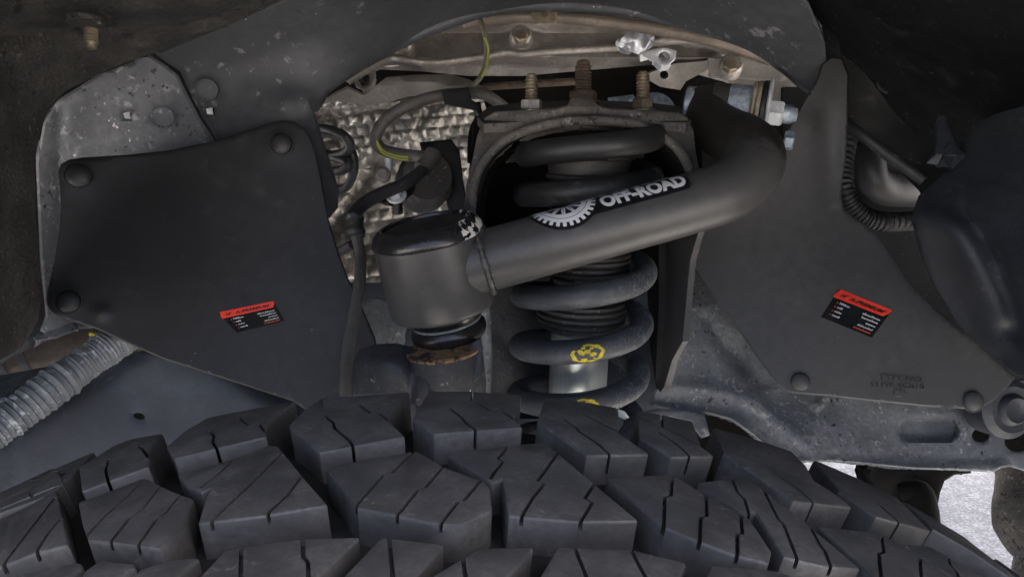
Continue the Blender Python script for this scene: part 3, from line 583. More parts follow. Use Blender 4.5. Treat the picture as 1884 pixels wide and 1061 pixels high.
mount = thing('hose_bracket', 'black bracket with a bright hex bolt holding the brake hose', 'bracket', P(740, 400, .6))
patch('bracket_plate', [(690, 352), (730, 338), (765, 318), (764, 350), (745, 366), (712, 374), (692, 370)], [(690, 360, .585), (765, 320, .60), (720, 375, .58)], m_black, mount, .004, 7, lip=2)
lathe('bolt_flange', P(729, 360, .574), -FWD + UP * .55, [(.0078, 0), (.0082, .001), (.0075, .002)], m_white, mount, 24)
hexnut('bolt_head', P(729, 360, .574) + (-FWD + UP * .55).normalized() * .002, -FWD + UP * .55, .0058, .0055, m_white, mount, .2)
tube('bolt_shank', [(730, 372, .588), (731, 392, .592)], .0045, m_black, mount, 4, 12)
tube('white_peg', [(714, 292, .64), (716, 322, .64)], .0030, m_white, mount, 4, 10)
lathe('peg_nut', P(706, 322, .64), -FWD, [(.001, 0), (.0065, 0), (.0065, .006), (.004, .008)], m_shield, mount, 18)
damp = thing('rubber_engine_mount', 'scuffed black rubber mount block under the foil shield', 'engine mount', P(790, 390, .66))
lathe('mount_barrel', P(775, 345, .68), -FWD + RIGHT * .25 + UP * .1, [(.001, 0), (.024, 0), (.025, .01), (.025, .035), (.021, .045), (.001, .046)], m_bump, damp, 36)
patch('mount_cap', [(772, 262), (830, 256), (846, 278), (852, 330), (864, 400), (830, 410), (812, 330), (780, 300)], [(772, 262, .67), (846, 260, .67), (840, 400, .66)], m_black, damp, .02, 8, lip=3)
tube('bracket_rod', [(878, 190, .65), (880, 215, .65), (868, 245, .66), (866, 300, .66)], .003, m_dark, damp, 6, 8)

# ------------------------------------------------------------------ chassis frame
frame = thing('chassis_frame', 'dusty grey-blue steel chassis rail running behind the tyre and springs', 'car frame', P(1000, 860, .66))
patch('tower_back_plate', [(862, 360), (1300, 360), (1300, 520), (1280, 700), (1250, 800), (1000, 800), (780, 800), (640, 760), (640, 520), (760, 520), (862, 500)], surf([(640, 600, .66), (862, 360, .68), (1300, 360, .66), (1250, 800, .645), (880, 800, .645), (1080, 600, .665)]), m_frameb, frame, .006, 8, feats=[ripple(40, 33, .002), crease([(893, 520), (897, 640), (893, 760)], 12, -.008), crease([(925, 520), (930, 760)], 12, .006)])  # darker frame tone: recess shade behind the spring put into the colour
f_rail = surf([(1200, 640, .60), (1265, 520, .625), (1430, 700, .60), (1884, 740, .56), (1960, 870, .545), (1500, 852, .565), (1300, 765, .585), (1700, 800, .575), (1180, 735, .60)])
patch('rail_side', [(1196, 745), (1215, 690), (1235, 640), (1262, 540), (1268, 470), (1300, 480), (1420, 640), (1600, 700), (1800, 720), (1900, 690), (2380, 670), (2380, 900), (1960, 872), (1884, 866), (1858, 858), (1842, 860), (1828, 868), (1790, 866), (1680, 862), (1580, 852), (1530, 848), (1490, 850), (1455, 844), (1420, 832), (1385, 800), (1345, 772), (1300, 760), (1240, 757)],
      f_rail, m_frame, frame, .006, 6.5, holes=[circ(1804, 800, 16, 16, 13), circ(1872, 812, 24, 16, 19)],
      feats=[lambda X, Y: .0065 / (1 + np.exp((np.maximum(np.abs(X - 1708) - 34, 0) ** 2 + (Y - 790) ** 2) ** .5 * .8 - 19 * .8)), crease([(1180, 716), (1260, 712), (1340, 722), (1400, 748), (1450, 790), (1500, 830)], 13, -.0028), crease([(1512, 735), (1500, 770), (1495, 812)], 8, -.002), crease([(1300, 590), (1350, 650), (1400, 700)], 16, .004), bump(1365, 655, 14, 40, .004), crease([(1300, 762), (1360, 780), (1420, 832), (1490, 852), (1700, 862), (1840, 860)], 12, -.003), ripple(46, 36, .0011)], lip=3)
patch('pocket_back', circ(1840, 806, 70, 20, 30), [(1800, 800, .60), (1900, 800, .60), (1840, 850, .60)], m_dark, frame, .004, 20)
lathe('body_mount', P(1856, 752, .545), -FWD + RIGHT * .15, [(.001, -.02), (.021, -.02), (.022, .0), (.017, .004), (.012, .003), (.011, .006), (.009, .008), (.006, .006), (.001, .006)], m_lump, frame, 36)
patch('spring_perch', [(1150, 765), (1205, 752), (1270, 752), (1296, 760), (1306, 800), (1290, 806), (1268, 776), (1230, 768), (1170, 790), (1140, 800)], [(1150, 765, .585), (1290, 760, .58), (1220, 800, .575)], m_frame, frame, .006, 8, lip=3)
patch('spring_perch', [(1136, 752), (1150, 756), (1158, 768), (1150, 772), (1138, 766)], [(1136, 752, .54), (1160, 756, .54), (1148, 772, .54)], m_zinc, frame, .004, 6, lip=1)
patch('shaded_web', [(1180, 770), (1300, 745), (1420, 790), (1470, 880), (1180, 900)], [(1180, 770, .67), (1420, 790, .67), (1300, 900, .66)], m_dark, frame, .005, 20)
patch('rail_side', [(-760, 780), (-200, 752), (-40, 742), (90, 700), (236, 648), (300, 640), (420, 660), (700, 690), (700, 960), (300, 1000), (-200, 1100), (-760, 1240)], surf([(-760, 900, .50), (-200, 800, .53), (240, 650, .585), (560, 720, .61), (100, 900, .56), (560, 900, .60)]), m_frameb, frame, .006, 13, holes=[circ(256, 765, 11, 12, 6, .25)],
      feats=[ripple(70, 50, .0012), crease([(430, 668), (540, 735), (640, 800)], 20, .01), lambda X, Y: .004 * np.exp(-((Y + .62 * X - 800) / 18) ** 2)], lip=3)
patch('rail_top_flange', [(-760, 740), (-220, 708), (0, 690), (120, 668), (240, 645), (250, 660), (100, 705), (-30, 748), (-220, 800), (-760, 840)], surf([(-760, 760, .56), (-220, 720, .56), (0, 690, .60), (240, 648, .63), (100, 705, .58)]), m_frame, frame, .005, 10, lip=3)
patch('perch_bracket', [(660, 560), (690, 545), (712, 552), (730, 590), (748, 600), (740, 640), (700, 650), (676, 640), (668, 600)], [(660, 560, .60), (748, 600, .58), (690, 640, .59)], m_frame, frame, .006, 8, lip=3)

patch('tower_leg', [(874, 430), (1012, 430), (1012, 700), (1004, 770), (880, 770)], [(874, 430, .60), (1012, 430, .61), (900, 770, .595)], m_knuckle, frame, .006, 12, feats=[ripple(25, 20, .0012)])
tube('tower_flange', [(886, 500, .575), (893, 580, .575), (896, 660, .575), (894, 770, .575)], .0042, m_frame, frame, 8, 12)
patch('tower_shadow', [(1186, 430), (1240, 430), (1234, 560), (1228, 700), (1208, 716), (1196, 640)], [(1186, 430, .585), (1240, 430, .575), (1210, 700, .585)], m_dark, frame, .005, 14)  # flat dark sheet painting the shadow beside the tower wall
cross = thing('crossmember', 'dark cast crossmember hanging below the rail above bright ground', 'crossmember', P(1660, 980, .8))
patch('crossmember_plate', [(1576, 850), (1600, 845), (1790, 850), (1786, 870), (1756, 873), (1738, 884), (1730, 905), (1726, 925), (1716, 935), (1712, 950), (1700, 985), (1640, 1000), (1590, 920)], [(1576, 850, .80), (1790, 860, .80), (1680, 960, .78)], m_dark, cross, .02, 9, feats=[bump(1668, 905, 26, 22, .02), crease([(1602, 850), (1598, 870), (1612, 890)], 5, -.01)], lip=3)
tube('crossmember_lug', [(1655, 905, .775), (1690, 905, .765), (1700, 940, .76), (1704, 965, .755)], [.008, .013, .014, .013], m_dark, cross, 6, 16)
axle = thing('axle_boot', 'dark ribbed axle boot at the right edge above the bright ground', 'axle boot', P(1900, 1100, .62))
tube('boot', [(1892, 840, .70), (1895, 880, .69), (1890, 930, .68), (1905, 980, .67), (1925, 1010, .66), (1935, 1060, .65), (1945, 1130, .64)], [.022, .028, .026, .031, .027, .026, .031, .03], m_tower, axle, 8, 30)

# lower left: conduit, pipe and rods
con = thing('corrugated_conduit', 'dusty grey corrugated conduit rising along the left chassis rail', 'conduit', P(-40, 830, .52))
cpts = [Vector(P(*q)) for q in catmull([(-420, 1060, .45), (-260, 964, .46), (-120, 868, .475), (-40, 812, .49), (40, 755, .51), (110, 702, .53), (175, 656, .55), (236, 612, .57), (270, 590, .58)], 42)]
crad = [(.0120 + .0013 * ((i * (1 + .03 * math.sin(i * .05)) / 5.0) % 1)) * (1 + .06 * math.sin(i * .071) + .03 * math.sin(i * .5)) for i in range(len(cpts))]
newobj('corrugated_sheath', tube_mesh('conduit', cpts, crad, 26, angle=60), m_cond, con)
for i in (154, 212, 259, 294):
    newobj('tape_band', tube_mesh('tape', cpts[i:i + 7], [r * 1.06 for r in crad[i:i + 7]], 26), m_cond, con)
bp = thing('brown_pipe', 'brown metal pipe behind the conduit at the lower left', 'pipe', P(100, 660, .66))
tube('pipe_run', [(-60, 690, .66), (40, 660, .66), (140, 640, .66), (260, 622, .66)], .0165, m_brown, bp, 8, 22)
tube('band', [(57, 655, .66), (68, 652, .66)], .0185, m_rod, bp, 4, 22)
tube('band', [(20, 667, .66), (30, 664, .66)], .0185, m_rod, bp, 4, 22)
tube('yellow_tag', [(166, 614, .60), (178, 617, .60), (186, 620, .60)], .002, m_yellow, bp, 4, 8)
tag(tube('grey_rod', [(-80, 712, .52), (-10, 662, .53), (40, 634, .54), (66, 618, .55), (90, 604, .56)], .0048, m_rod, None, 6, 12), 'thin grey rod at the left edge below the felt liner', 'rod')

# ------------------------------------------------------------------ right hand side parts
lump = thing('moulded_plastic_cover', 'big dusty dark plastic moulding at the right edge', 'plastic cover', P(1850, 690, .45))
patch('cover_shell', [(1676, 402), (1690, 360), (1720, 335), (1756, 300), (1770, 262), (1800, 228), (1850, 198), (1900, 172), (2100, 120), (2150, 760), (1960, 712), (1900, 690), (1868, 692), (1840, 668), (1796, 630), (1752, 588), (1720, 530), (1694, 470)],
      surf([(1676, 402, .50), (1756, 300, .50), (1900, 172, .44), (2100, 120, .33), (2150, 760, .31), (1900, 690, .45), (1796, 630, .515), (1720, 530, .51), (1800, 450, .455), (1900, 400, .41)]), m_lump, lump, .005, 12,
      feats=[crease([(1700, 400), (1760, 430), (1800, 520), (1840, 610)], 26, -.014), crease([(1770, 390), (1830, 470), (1860, 560), (1884, 620)], 14, .006), bump(1850, 612, 22, 14, .012), crease([(1750, 310), (1850, 330), (1900, 345)], 5, .002), ripple(60, 44, .0022)], lip=6, angle=80)
patch('cover_fin', [(1725, 214), (1740, 212), (1748, 240), (1762, 272), (1778, 286), (1742, 288), (1722, 282)], [(1725, 214, .51), (1748, 240, .50), (1742, 288, .485)], m_lump, lump, .012, 8, lip=3)
hc = thing('ribbed_cable_conduit', 'black ribbed cable conduit curving out behind the right flap', 'conduit', P(1600, 420, .6))
hp = [Vector(P(*q)) for q in catmull([(1560, 250, .62), (1552, 300, .61), (1553, 345, .60), (1568, 378, .60), (1595, 400, .60), (1630, 408, .60), (1680, 406, .61), (1730, 398, .63)], 30)]
newobj('ribbed_sheath', tube_mesh('ribbed', hp, [.0068 + .0014 * (1 if (i % 6) < 3 else 0) for i in range(len(hp))], 20, angle=60), m_hosedk, hc)
tag(tube('elbow_hose', [(1590, 270, .66), (1600, 300, .65), (1606, 330, .65), (1630, 348, .66), (1670, 350, .67), (1720, 350, .68)], [.012, .013, .014, .015, .015], m_hosedk, None, 8, 20), 'smooth dark elbow hose inside the loop of the ribbed conduit', 'hose')
tag(tube('dark_rod', [(1520, 205, .62), (1580, 245, .60), (1640, 290, .59), (1700, 332, .58)], .0045, m_hosedk, None, 6, 12), 'straight dark rod slanting down between right flap and plastic cover', 'rod')
patch('dark_backing', [(1440, 160), (2200, 160), (2200, 760), (1840, 740), (1640, 640), (1440, 300)], [(1440, 160, .70), (1800, 160, .70), (1700, 640, .68)], m_linerblk, rl, .005, 30)

# ------------------------------------------------------------------ shock tower
tower = thing('shock_tower', 'rusty dark steel shock tower arch bolted above the spring', 'shock tower', P(1070, 420, .58))
inner = catmull([(884, 470), (880, 400), (888, 340), (912, 290), (960, 254), (1015, 236), (1072, 229), (1130, 231), (1180, 243), (1222, 272), (1252, 312), (1272, 360), (1280, 400), (1283, 418)], 4)
outer = [(1302, 418), (1299, 390), (1290, 330), (1280, 280), (1276, 240), (1264, 216), (1248, 207), (1200, 203), (1120, 200), (1100, 194), (1088, 178), (1072, 173), (1054, 178), (1044, 194), (1020, 200), (960, 203), (910, 206), (890, 218), (878, 250), (870, 290), (858, 340), (852, 400), (850, 470)]
f_tow = surf([(850, 470, .505), (1304, 470, .505), (870, 250, .51), (1276, 240, .51), (1072, 229, .50), (1072, 180, .51)])
V = []; Fc = []
for p_ in inner:
    a_ = P(p_[0], p_[1], .502); V += [a_, a_ + Vector((0, .16, -.012)), a_ + (a_ - P(1072, 360, .502)).normalized() * .004 + Vector((0, .16, -.012)), a_ + (a_ - P(1072, 360, .502)).normalized() * .004]
for i in range(len(inner) - 1):
    for k in range(4): q = (k + 1) % 4; Fc.append((i * 4 + k, i * 4 + q, i * 4 + 4 + q, i * 4 + 4 + k))
Fc += [(3, 2, 1, 0), tuple(4 * (len(inner) - 1) + k for k in range(4))]
newobj('tower_bore', mesh_from('tower_bore', V, Fc), m_dark, tower)  # near-black colour stands in for the shade inside the tower
patch('front_plate', [tuple(p) for p in inner] + outer, f_tow, m_tower, tower, .007, 8, feats=[crease([(960, 236), (1072, 212), (1190, 228)], 10, .004), bump(1072, 195, 26, 20, -.01), ripple(30, 22, .0014), bump(905, 240, 22, 30, .006)], lip=3)
tube('arch_rim', [(866, 470, .50), (866, 400, .50), (873, 335, .50), (893, 292, .50), (930, 257, .499), (980, 237, .497), (1030, 226, .495), (1072, 223, .493), (1125, 223, .495), (1182, 234, .497), (1236, 263, .499), (1266, 304, .50), (1280, 352, .50), (1288, 400, .50)], .0034, m_tower, tower, 6, 12)
patch('seat_plate', [(930, 300), (960, 262), (1010, 246), (1072, 240), (1140, 243), (1190, 254), (1225, 280), (1180, 292), (1072, 284), (985, 296)], surf([(930, 300, .58), (1225, 280, .58), (1072, 240, .53), (1072, 290, .585)]), m_tower, tower, .008, 8, feats=[ripple(22, 12, .002), bump(1060, 256, 10, 7, -.003, 0, 6)], lip=2)
patch('top_plate', [(878, 214), (900, 196), (960, 188), (1072, 184), (1190, 188), (1250, 196), (1272, 220), (1262, 226), (1072, 220), (890, 228)], surf([(878, 220, .52), (1272, 220, .52), (960, 188, .66), (1190, 188, .66), (1072, 222, .515)]), m_tower, tower, .006, 10)
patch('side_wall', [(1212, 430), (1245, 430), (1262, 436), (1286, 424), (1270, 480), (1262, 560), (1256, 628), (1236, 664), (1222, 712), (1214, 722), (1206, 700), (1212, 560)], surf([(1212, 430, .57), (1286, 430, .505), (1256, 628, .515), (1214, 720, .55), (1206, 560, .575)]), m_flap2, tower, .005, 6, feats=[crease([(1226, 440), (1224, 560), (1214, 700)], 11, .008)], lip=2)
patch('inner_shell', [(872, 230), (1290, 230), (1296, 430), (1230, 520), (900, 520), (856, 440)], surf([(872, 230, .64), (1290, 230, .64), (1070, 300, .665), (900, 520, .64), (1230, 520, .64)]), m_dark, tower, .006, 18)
def stud(x, y0, y1, yn, d, mat, nut, r, rn):
    base = P(x, yn, d); ax = (P(x, y0, d - .004) - base).normalized()
    hexnut('nut', base, ax, rn, .0085, nut, tower, .25)
    thread('stud', base + ax * .004, ax, r, (P(x, y0, d) - base).length - .004, .0026, mat, tower)
    lathe('washer', base - ax * .002, ax, [(.001, 0), (rn * 1.15, 0), (rn * 1.15, .002), (.001, .002)], nut, tower, 28)
stud(978, 142, 182, 203, .60, m_bolt, m_nut, .0053, .0088)
stud(1183, 138, 182, 201, .60, m_bolt, m_bolt, .0055, .0090)
stud(1073, 118, 170, 186, .64, m_rbolt, m_rbolt, .0072, .0125)
tag(lathe('galvanised_washer', P(1205, 206, .68), -FWD + UP * .25, [(.001, 0), (.0175, 0), (.0185, .002), (.0175, .004), (.001, .004)], m_galv, None, 36), 'pale blue galvanised disc standing behind the right stud nut', 'washer')
tag(patch('pale_strip', [(1118, 180), (1165, 174), (1170, 184), (1150, 190), (1120, 190)], [(1118, 180, .70), (1170, 174, .70), (1150, 190, .70)], m_galv, None, .004, 6, lip=1), 'small pale metal strip just left of the right stud', 'metal strip')

# ------------------------------------------------------------------ coil spring and shock absorber
SD = .545
def axis_at(y): return P(1065, y, SD)
a0 = axis_at(600); AXx, AXy = a0.x, a0.y
RM, WR = .0440, .0085
def front_z(y):                                # height at which the front of the coil stands on sight line y
    lo = P(1069, y, 1) - CAM; t = (AXy - RM - CAM.y) / lo.y; return CAM.z + lo.z * t
zs = [front_z(y) for y in (743, 650, 543)]
pz = (zs[2] - zs[0]) / 2
spring = thing('coil_spring', 'thick grey coil spring with yellow paint marks around the shock absorber', 'spring', (AXx, AXy, zs[0] - pz))
pts = []; n0, n1 = -1.4, 5.25; N = 620
for i in range(N):
    t = n0 + (n1 - n0) * i / (N - 1); z = zs[0] + pz * t
    if t > 3.35: z = zs[0] + pz * (3.35 + (t - 3.35) * .72)
    w = 2 * math.pi * t - math.pi / 2            # t integer = front of the coil
    rr = RM
    pts.append(Vector((AXx + (z - zs[0]) * .03 + rr * math.cos(w), AXy + rr * math.sin(w), z)))
newobj('coil_wire', tube_mesh('coil_wire', pts, WR, 22, angle=60), m_spring, spring)
def paint(tc, half):                            # yellow ring mark on the front of a coil
    V = []; Fc = []; nu, nv = 40, 30; fr_ = []
    for i in range(nu):
        t = tc + (i / (nu - 1) - .5) * 2 * half; z = zs[0] + pz * t; w = 2 * math.pi * t - math.pi / 2
        c = Vector((AXx + (z - zs[0]) * .03 + RM * math.cos(w), AXy + RM * math.sin(w), z)); rad = Vector((math.cos(w), math.sin(w), 0))
        for j in range(nv):
            e = -.85 + 1.65 * j / (nv - 1); V.append(c + (rad * math.cos(e) + Vector((0, 0, 1)) * math.sin(e)) * (WR + .00025)); fr_.append((2 * i / (nu - 1) - 1, (2 * j / (nv - 1) - 1)))
    rnd = random.Random(3)
    blobs = [(rnd.uniform(-.5, .5), rnd.uniform(-.6, .6), rnd.uniform(.06, .2)) for _ in range(13)]
    for i in range(nu - 1):
        for j in range(nv - 1):
            u, v = fr_[i * nv + j]; r = math.hypot(u, v); a = math.atan2(v, u)
            ring = .72 + .05 * math.sin(5 * a) < r < .95 + .03 * math.sin(9 * a) and not (1.9 < a < 2.6)
            blob = any(math.hypot(u - b[0], v - b[1]) < b[2] for b in blobs)
            if ring or blob: Fc.append((i * nv + j, i * nv + j + 1, (i + 1) * nv + j + 1, (i + 1) * nv + j))
    newobj('paint_mark', mesh_from('paint', V, Fc), m_yellow, spring)
paint(1.0, .036); paint(-.005, .036)
lathe('spring_seat', Vector((AXx, AXy, zs[0] - 1.5 * pz - WR)), (0, 0, 1), [(.012, -.012), (.03, -.01), (RM + .016, -.003), (RM + .018, .003), (RM + .014, .004), (RM - .012, 0), (.02, 0)], m_knuckle, spring, 40)
shock = thing('shock_absorber', 'bright zinc shock absorber body with black bellows inside the spring', 'shock absorber', (AXx, AXy, zs[0] - 1.6 * pz))
Z3 = Vector((.03, 0, 1)).normalized(); so = Vector((AXx, AXy, zs[0]))
def hz(y): lo = P(1069, y, 1) - CAM; t = (AXy - .03 - CAM.y) / lo.y; return CAM.z + lo.z * t - zs[0]
lathe('damper_tube', so, Z3, [(.0205, -1.5 * pz), (.0215, -1.4 * pz), (.0215, hz(640)), (.019, hz(632)), (.010, hz(630))], m_zinc, shock, 48)
pr = [(.012, hz(640))]
yy = 620
for k, (y, r) in enumerate(((617, .0285), (606, .0320), (594, .0330), (582, .0325), (572, .0310), (560, .024), (530, .022), (512, .0300), (500, .0325), (488, .0330), (478, .0330), (468, .0325), (455, .028), (400, .027), (330, .030), (290, .032))):
    h = hz(y); pr += [(r * .93, h - .0024), (r, h - .0010), (r, h + .0010), (r * .93, h + .0024)]
lathe('bellows', so, Z3, pr, m_bump, shock, 48)

# ------------------------------------------------------------------ steering knuckle and ball joint
kn = thing('steering_knuckle', 'black cast steering knuckle with a rusty rim behind the tyre', 'steering knuckle', P(780, 730, .45))
kup = (UP * .97 - FWD * .26 - RIGHT * .10).normalized()
ko = P(823, 690, .455)
lathe('knuckle_eye', ko, kup, [(.001, -.02), (.0215, -.018), (.0232, -.008), (.0232, .012), (.0224, .0165), (.0212, .0172), (.001, .0172)], m_knuckle, kn, 48)
lathe('rust_rim', ko + kup * .0165, kup, [(.0185, 0), (.0228, -.0006), (.0231, .0008), (.0220, .0018), (.0188, .0014)], m_rust, kn, 48)
patch('knuckle_lug', [(866, 632), (884, 620), (888, 640), (886, 690), (868, 706), (872, 660)], [(866, 632, .442), (888, 640, .442), (868, 706, .438)], m_knuckle, kn, .006, 6, lip=2)
patch('knuckle_arm', [(646, 700), (650, 660), (664, 642), (690, 633), (730, 631), (758, 638), (775, 652), (790, 690), (790, 745), (650, 745)], surf([(646, 690, .462), (664, 642, .462), (765, 638, .452), (830, 690, .434), (710, 665, .438), (690, 633, .456), (720, 740, .444), (770, 680, .436)]), m_knuckle, kn, .03, 6, feats=[crease([(752, 640), (760, 690), (752, 740)], 8, .004), bump(690, 660, 20, 16, -.002), ripple(18, 14, .0007)], lip=4, angle=60)
lathe('cotter_pin', P(848, 718, .44), RIGHT, [(.001, 0), (.002, 0), (.002, .006), (.001, .006)], m_white, kn, 10)

# ------------------------------------------------------------------ upper control arm
arm = thing('upper_control_arm', 'satin black tubular upper control arm reaching across the spring', 'control arm', P(800, 600, .45))
TUBR = .0187
path = [(858, 490, .447), (1000, 450, .447), (1146, 409, .451), (1268, 375, .456), (1340, 350, .460), (1382, 315, .468), (1389, 284, .480), (1368, 262, .50), (1335, 246, .525), (1308, 222, .545), (1298, 188, .56)]
tube('arm_tube', path, [TUBR] * 9 + [.017, .016], m_arm, arm, 10, 40)
al = R_(17); cax = ((UP - RIGHT * .19).normalized() * math.cos(al) - FWD * math.sin(al)).normalized()
ctop = P(783, 413, .447); CR = .0335; CH = .0545
lathe('joint_cup', ctop, -cax, [(.001, .0080), (CR * .96, .0080), (CR, .0092), (CR, .020), (CR * .995, .035), (CR * .985, CH - .0035), (CR * .955, CH - .0008), (CR * .92, CH), (.001, CH)], m_arm, arm, 72)
capo = lathe('cap_ring', ctop, -cax, [(CR * .77, .0008), (CR * .79, -.0012), (CR * .83, -.0017), (CR * .91, .0000), (CR * .985, .0030), (CR * 1.025, .0062), (CR * 1.02, .0082), (CR * .985, .0088), (CR * .7, .0088)], m_capblk, arm, 72)
lathe('cap_disc', ctop, -cax, [(.001, -.0006), (CR * .66, -.0004), (CR * .74, .0006), (CR * .80, .0008), (CR * .80, .004), (.001, .004)], m_capin, arm, 60)
# weld bead where tube meets cup, and the gusset under it
0 and tube('weld_bead', [(897, 414, .436), (892, 440, .4315), (888, 470, .4292), (889, 500, .4295), (894, 522, .4325), (902, 540, .439)], .0014, m_arm, arm, 8, 12, rfun=lambda i: 1 + .18 * (i % 2))
0 and patch('gusset', [(868, 560), (880, 510), (905, 500), (930, 530), (912, 548), (885, 568)], surf([(868, 560, .425), (880, 510, .424), (930, 530, .437), (890, 566, .43)]), m_arm, arm, .012, 6, lip=3)
boot = thing('ball_joint_boot', 'glossy black ball joint boot under the control arm cup', 'boot', P(810, 640, .45))
bo = ctop - cax * CH
lathe('boot_rubber', bo, -cax, [(.0215, -.004), (.0225, 0), (.0235, .003), (.0222, .0062), (.0205, .0075), (.0215, .0090), (.0236, .0115), (.0240, .0145), (.0230, .0175), (.0205, .0195), (.015, .0205)], m_boot, boot, 56)
lathe('boot_band', bo - cax * .0070, -cax, [(.0206, 0), (.0216, .0004), (.0216, .0014), (.0206, .0018)], m_zinc, boot, 48)

# pivot bushing at the far end of the arm
bush = thing('arm_pivot_bushing', 'galvanised pivot bushing with washers and a bolt at the arm end', 'bushing', P(1400, 250, .54))
pax = (RIGHT * .93 - FWD * .30 - UP * .16).normalized()
p0 = P(1280, 196, .56)
def along(x): return (x - 1300) / F * .56 / .93
def disc(name, xa, xb, rpx, mat, bev=.0012):
    r = rpx / F * .55; a = along(xa); b = along(xb)
    return lathe(name, p0, pax, [(.001, a), (r - bev, a), (r, a + bev), (r, b - bev), (r - bev, b), (.001, b)], mat, bush, 44)
disc('sleeve', 1282, 1345, 36, m_galv); disc('arm_eye', 1325, 1356, 46, m_armworn); disc('sleeve', 1352, 1392, 46, m_galv)
disc('rubber_ring', 1390, 1398, 53, m_tan); disc('steel_ring', 1397, 1406, 55, m_tan); disc('rubber_ring', 1405, 1416, 56, m_black); disc('washer', 1415, 1421, 60, m_white)
hexnut('nut', p0 + pax * along(1419), pax, .0098, .0105, m_white, bush, .3)
lathe('bolt_tip', p0 + pax * along(1436), pax, [(.001, 0), (.0068, 0), (.0068, .008), (.0045, .0125), (.001, .013)], m_galv, bush, 24)
hexnut('lock_nut', P(1442, 258, .54), pax, .007, .007, m_galv, bush)

# ------------------------------------------------------------------ decal on the arm: half gear and OFF-ROAD, printed round the tube
def text_mesh(s, size=1.0, off=.0):
    cu = bpy.data.curves.new('t', 'FONT'); cu.body = s; cu.size = size; cu.offset = off; cu.resolution_u = 4; cu.fill_mode = 'FRONT'
    o = bpy.data.objects.new('t', cu); COL.objects.link(o); g_ = bpy.context.evaluated_depsgraph_get(); g_.update()
    me = bpy.data.meshes.new_from_object(o.evaluated_get(g_)); bpy.data.objects.remove(o); return me
def fit_text(s, w, h, off=.03, shear=0.0, cut=True, up=True):
    me = text_mesh(s, 1, off); bm = bmesh.new(); bm.from_mesh(me)
    xs = [v.co.x for v in bm.verts]; ys = [v.co.y for v in bm.verts]; x0, x1, y0, y1 = min(xs), max(xs), min(ys), max(ys)
    for v in bm.verts:
        v.co.y = (v.co.y - y0) / (y1 - y0) * h; v.co.x = (v.co.x - x0) / (x1 - x0) * w + shear * v.co.y; v.co.z = 0
    if cut:
        for k in range(1, 8):
            bmesh.ops.bisect_plane(bm, geom=bm.verts[:] + bm.edges[:] + bm.faces[:], plane_co=(0, h * k / 8, 0), plane_no=(0, 1, 0))
    vs_ = [(v.co.x, v.co.y) for v in bm.verts]; bm.verts.index_update(); fs = [[v.index for v in f.verts] for f in bm.faces]; bm.free(); return vs_, fs
A0 = P(1000, 451, .447); B0 = P(1146, 411, .451); C0 = P(1268, 377, .456)
fine = [Vector(P(*q)) for q in catmull(path, 40)]
cum = [0]
for a, b in zip(fine[:-1], fine[1:]): cum.append(cum[-1] + (b - a).length)
cum = np.array(cum); fa = np.array([tuple(v) for v in fine])
def on_tube(s, phi, lift):
    c = Vector([np.interp(s, cum, fa[:, k]) for k in range(3)]); c2 = Vector([np.interp(s + .002, cum, fa[:, k]) for k in range(3)]); t = (c2 - c).normalized()
    tc_ = (CAM - c).normalized(); nf = (tc_ - t * tc_.dot(t)).normalized(); nu = t.cross(nf)
    if nu.z < 0: nu = -nu
    return c + (nf * math.cos(phi) + nu * math.sin(phi)) * (TUBR + lift)
s_at = lambda x: float(np.interp(x, [942 + F * (v - CAM).dot(RIGHT) / (v - CAM).dot(FWD) for v in fine[:240]], cum[:240]))
def wrap(name, vs_, fs, s0, phi0, lift, mat, parent):
    V = [on_tube(s0 + x, phi0 + y / TUBR, lift) for x, y in vs_]
    me = bpy.data.meshes.new(name); me.from_pydata([tuple(v) for v in V], [], fs); bm = bmesh.new(); bm.from_mesh(me)
    bm.normal_update()
    for f in bm.faces:
        c = f.calc_center_median(); q = min(range(0, len(fine), 8), key=lambda i: (fine[i] - c).length)
        if f.normal.dot(c - fine[q]) < 0: f.normal_flip()
    bm.to_mesh(me); bm.free()
    return newobj(name, finish(me), mat, parent)
def disk_grid(r0, r1, n=64, m=5, fn=None, keep=None):
    vs_ = []; fs = []
    for i in range(m + 1):
        for k in range(n):
            r = r0 + (r1 - r0) * i / m; a = 2 * math.pi * k / n
            if fn and i == m: r = fn(a, r)
            vs_.append((r * math.cos(a), r * math.sin(a)))
    for i in range(m):
        for k in range(n):
            q = (k + 1) % n; f = (i * n + k, i * n + q, (i + 1) * n + q, (i + 1) * n + k)
            if keep is None or keep(2 * math.pi * (k + .5) / n): fs.append(f)
    return vs_, fs
wp = []
for k in range(61):                               # weld bead where the tube enters the cup
    ph = R_(-130 + 260 * k / 60); s = .012
    while s < .09:
        q = on_tube(s, ph, 0) - ctop; q = q - cax * q.dot(cax)
        hq = -(on_tube(s, ph, 0) - ctop).dot(cax)
        if q.length > CR * float(np.interp(hq, [.0092, .02, .035, .051, .0545], [1, 1, .995, .985, .92])) + .0003: break
        s += .0004
    wp.append(on_tube(s, ph, .0003))
newobj('weld_bead', tube_mesh('weld_bead', wp, [.0019 * (1 + .22 * math.sin(k * 2.1) + .1 * math.sin(k * .7)) for k in range(len(wp))], 12, angle=70), m_arm, arm)
dec = thing('arm_decal', 'white gear emblem and OFF-ROAD lettering sticker on the arm tube', 'sticker', on_tube(s_at(1130), .6, 0))
gs = s_at(1049); gp = R_(80); GR = .0198
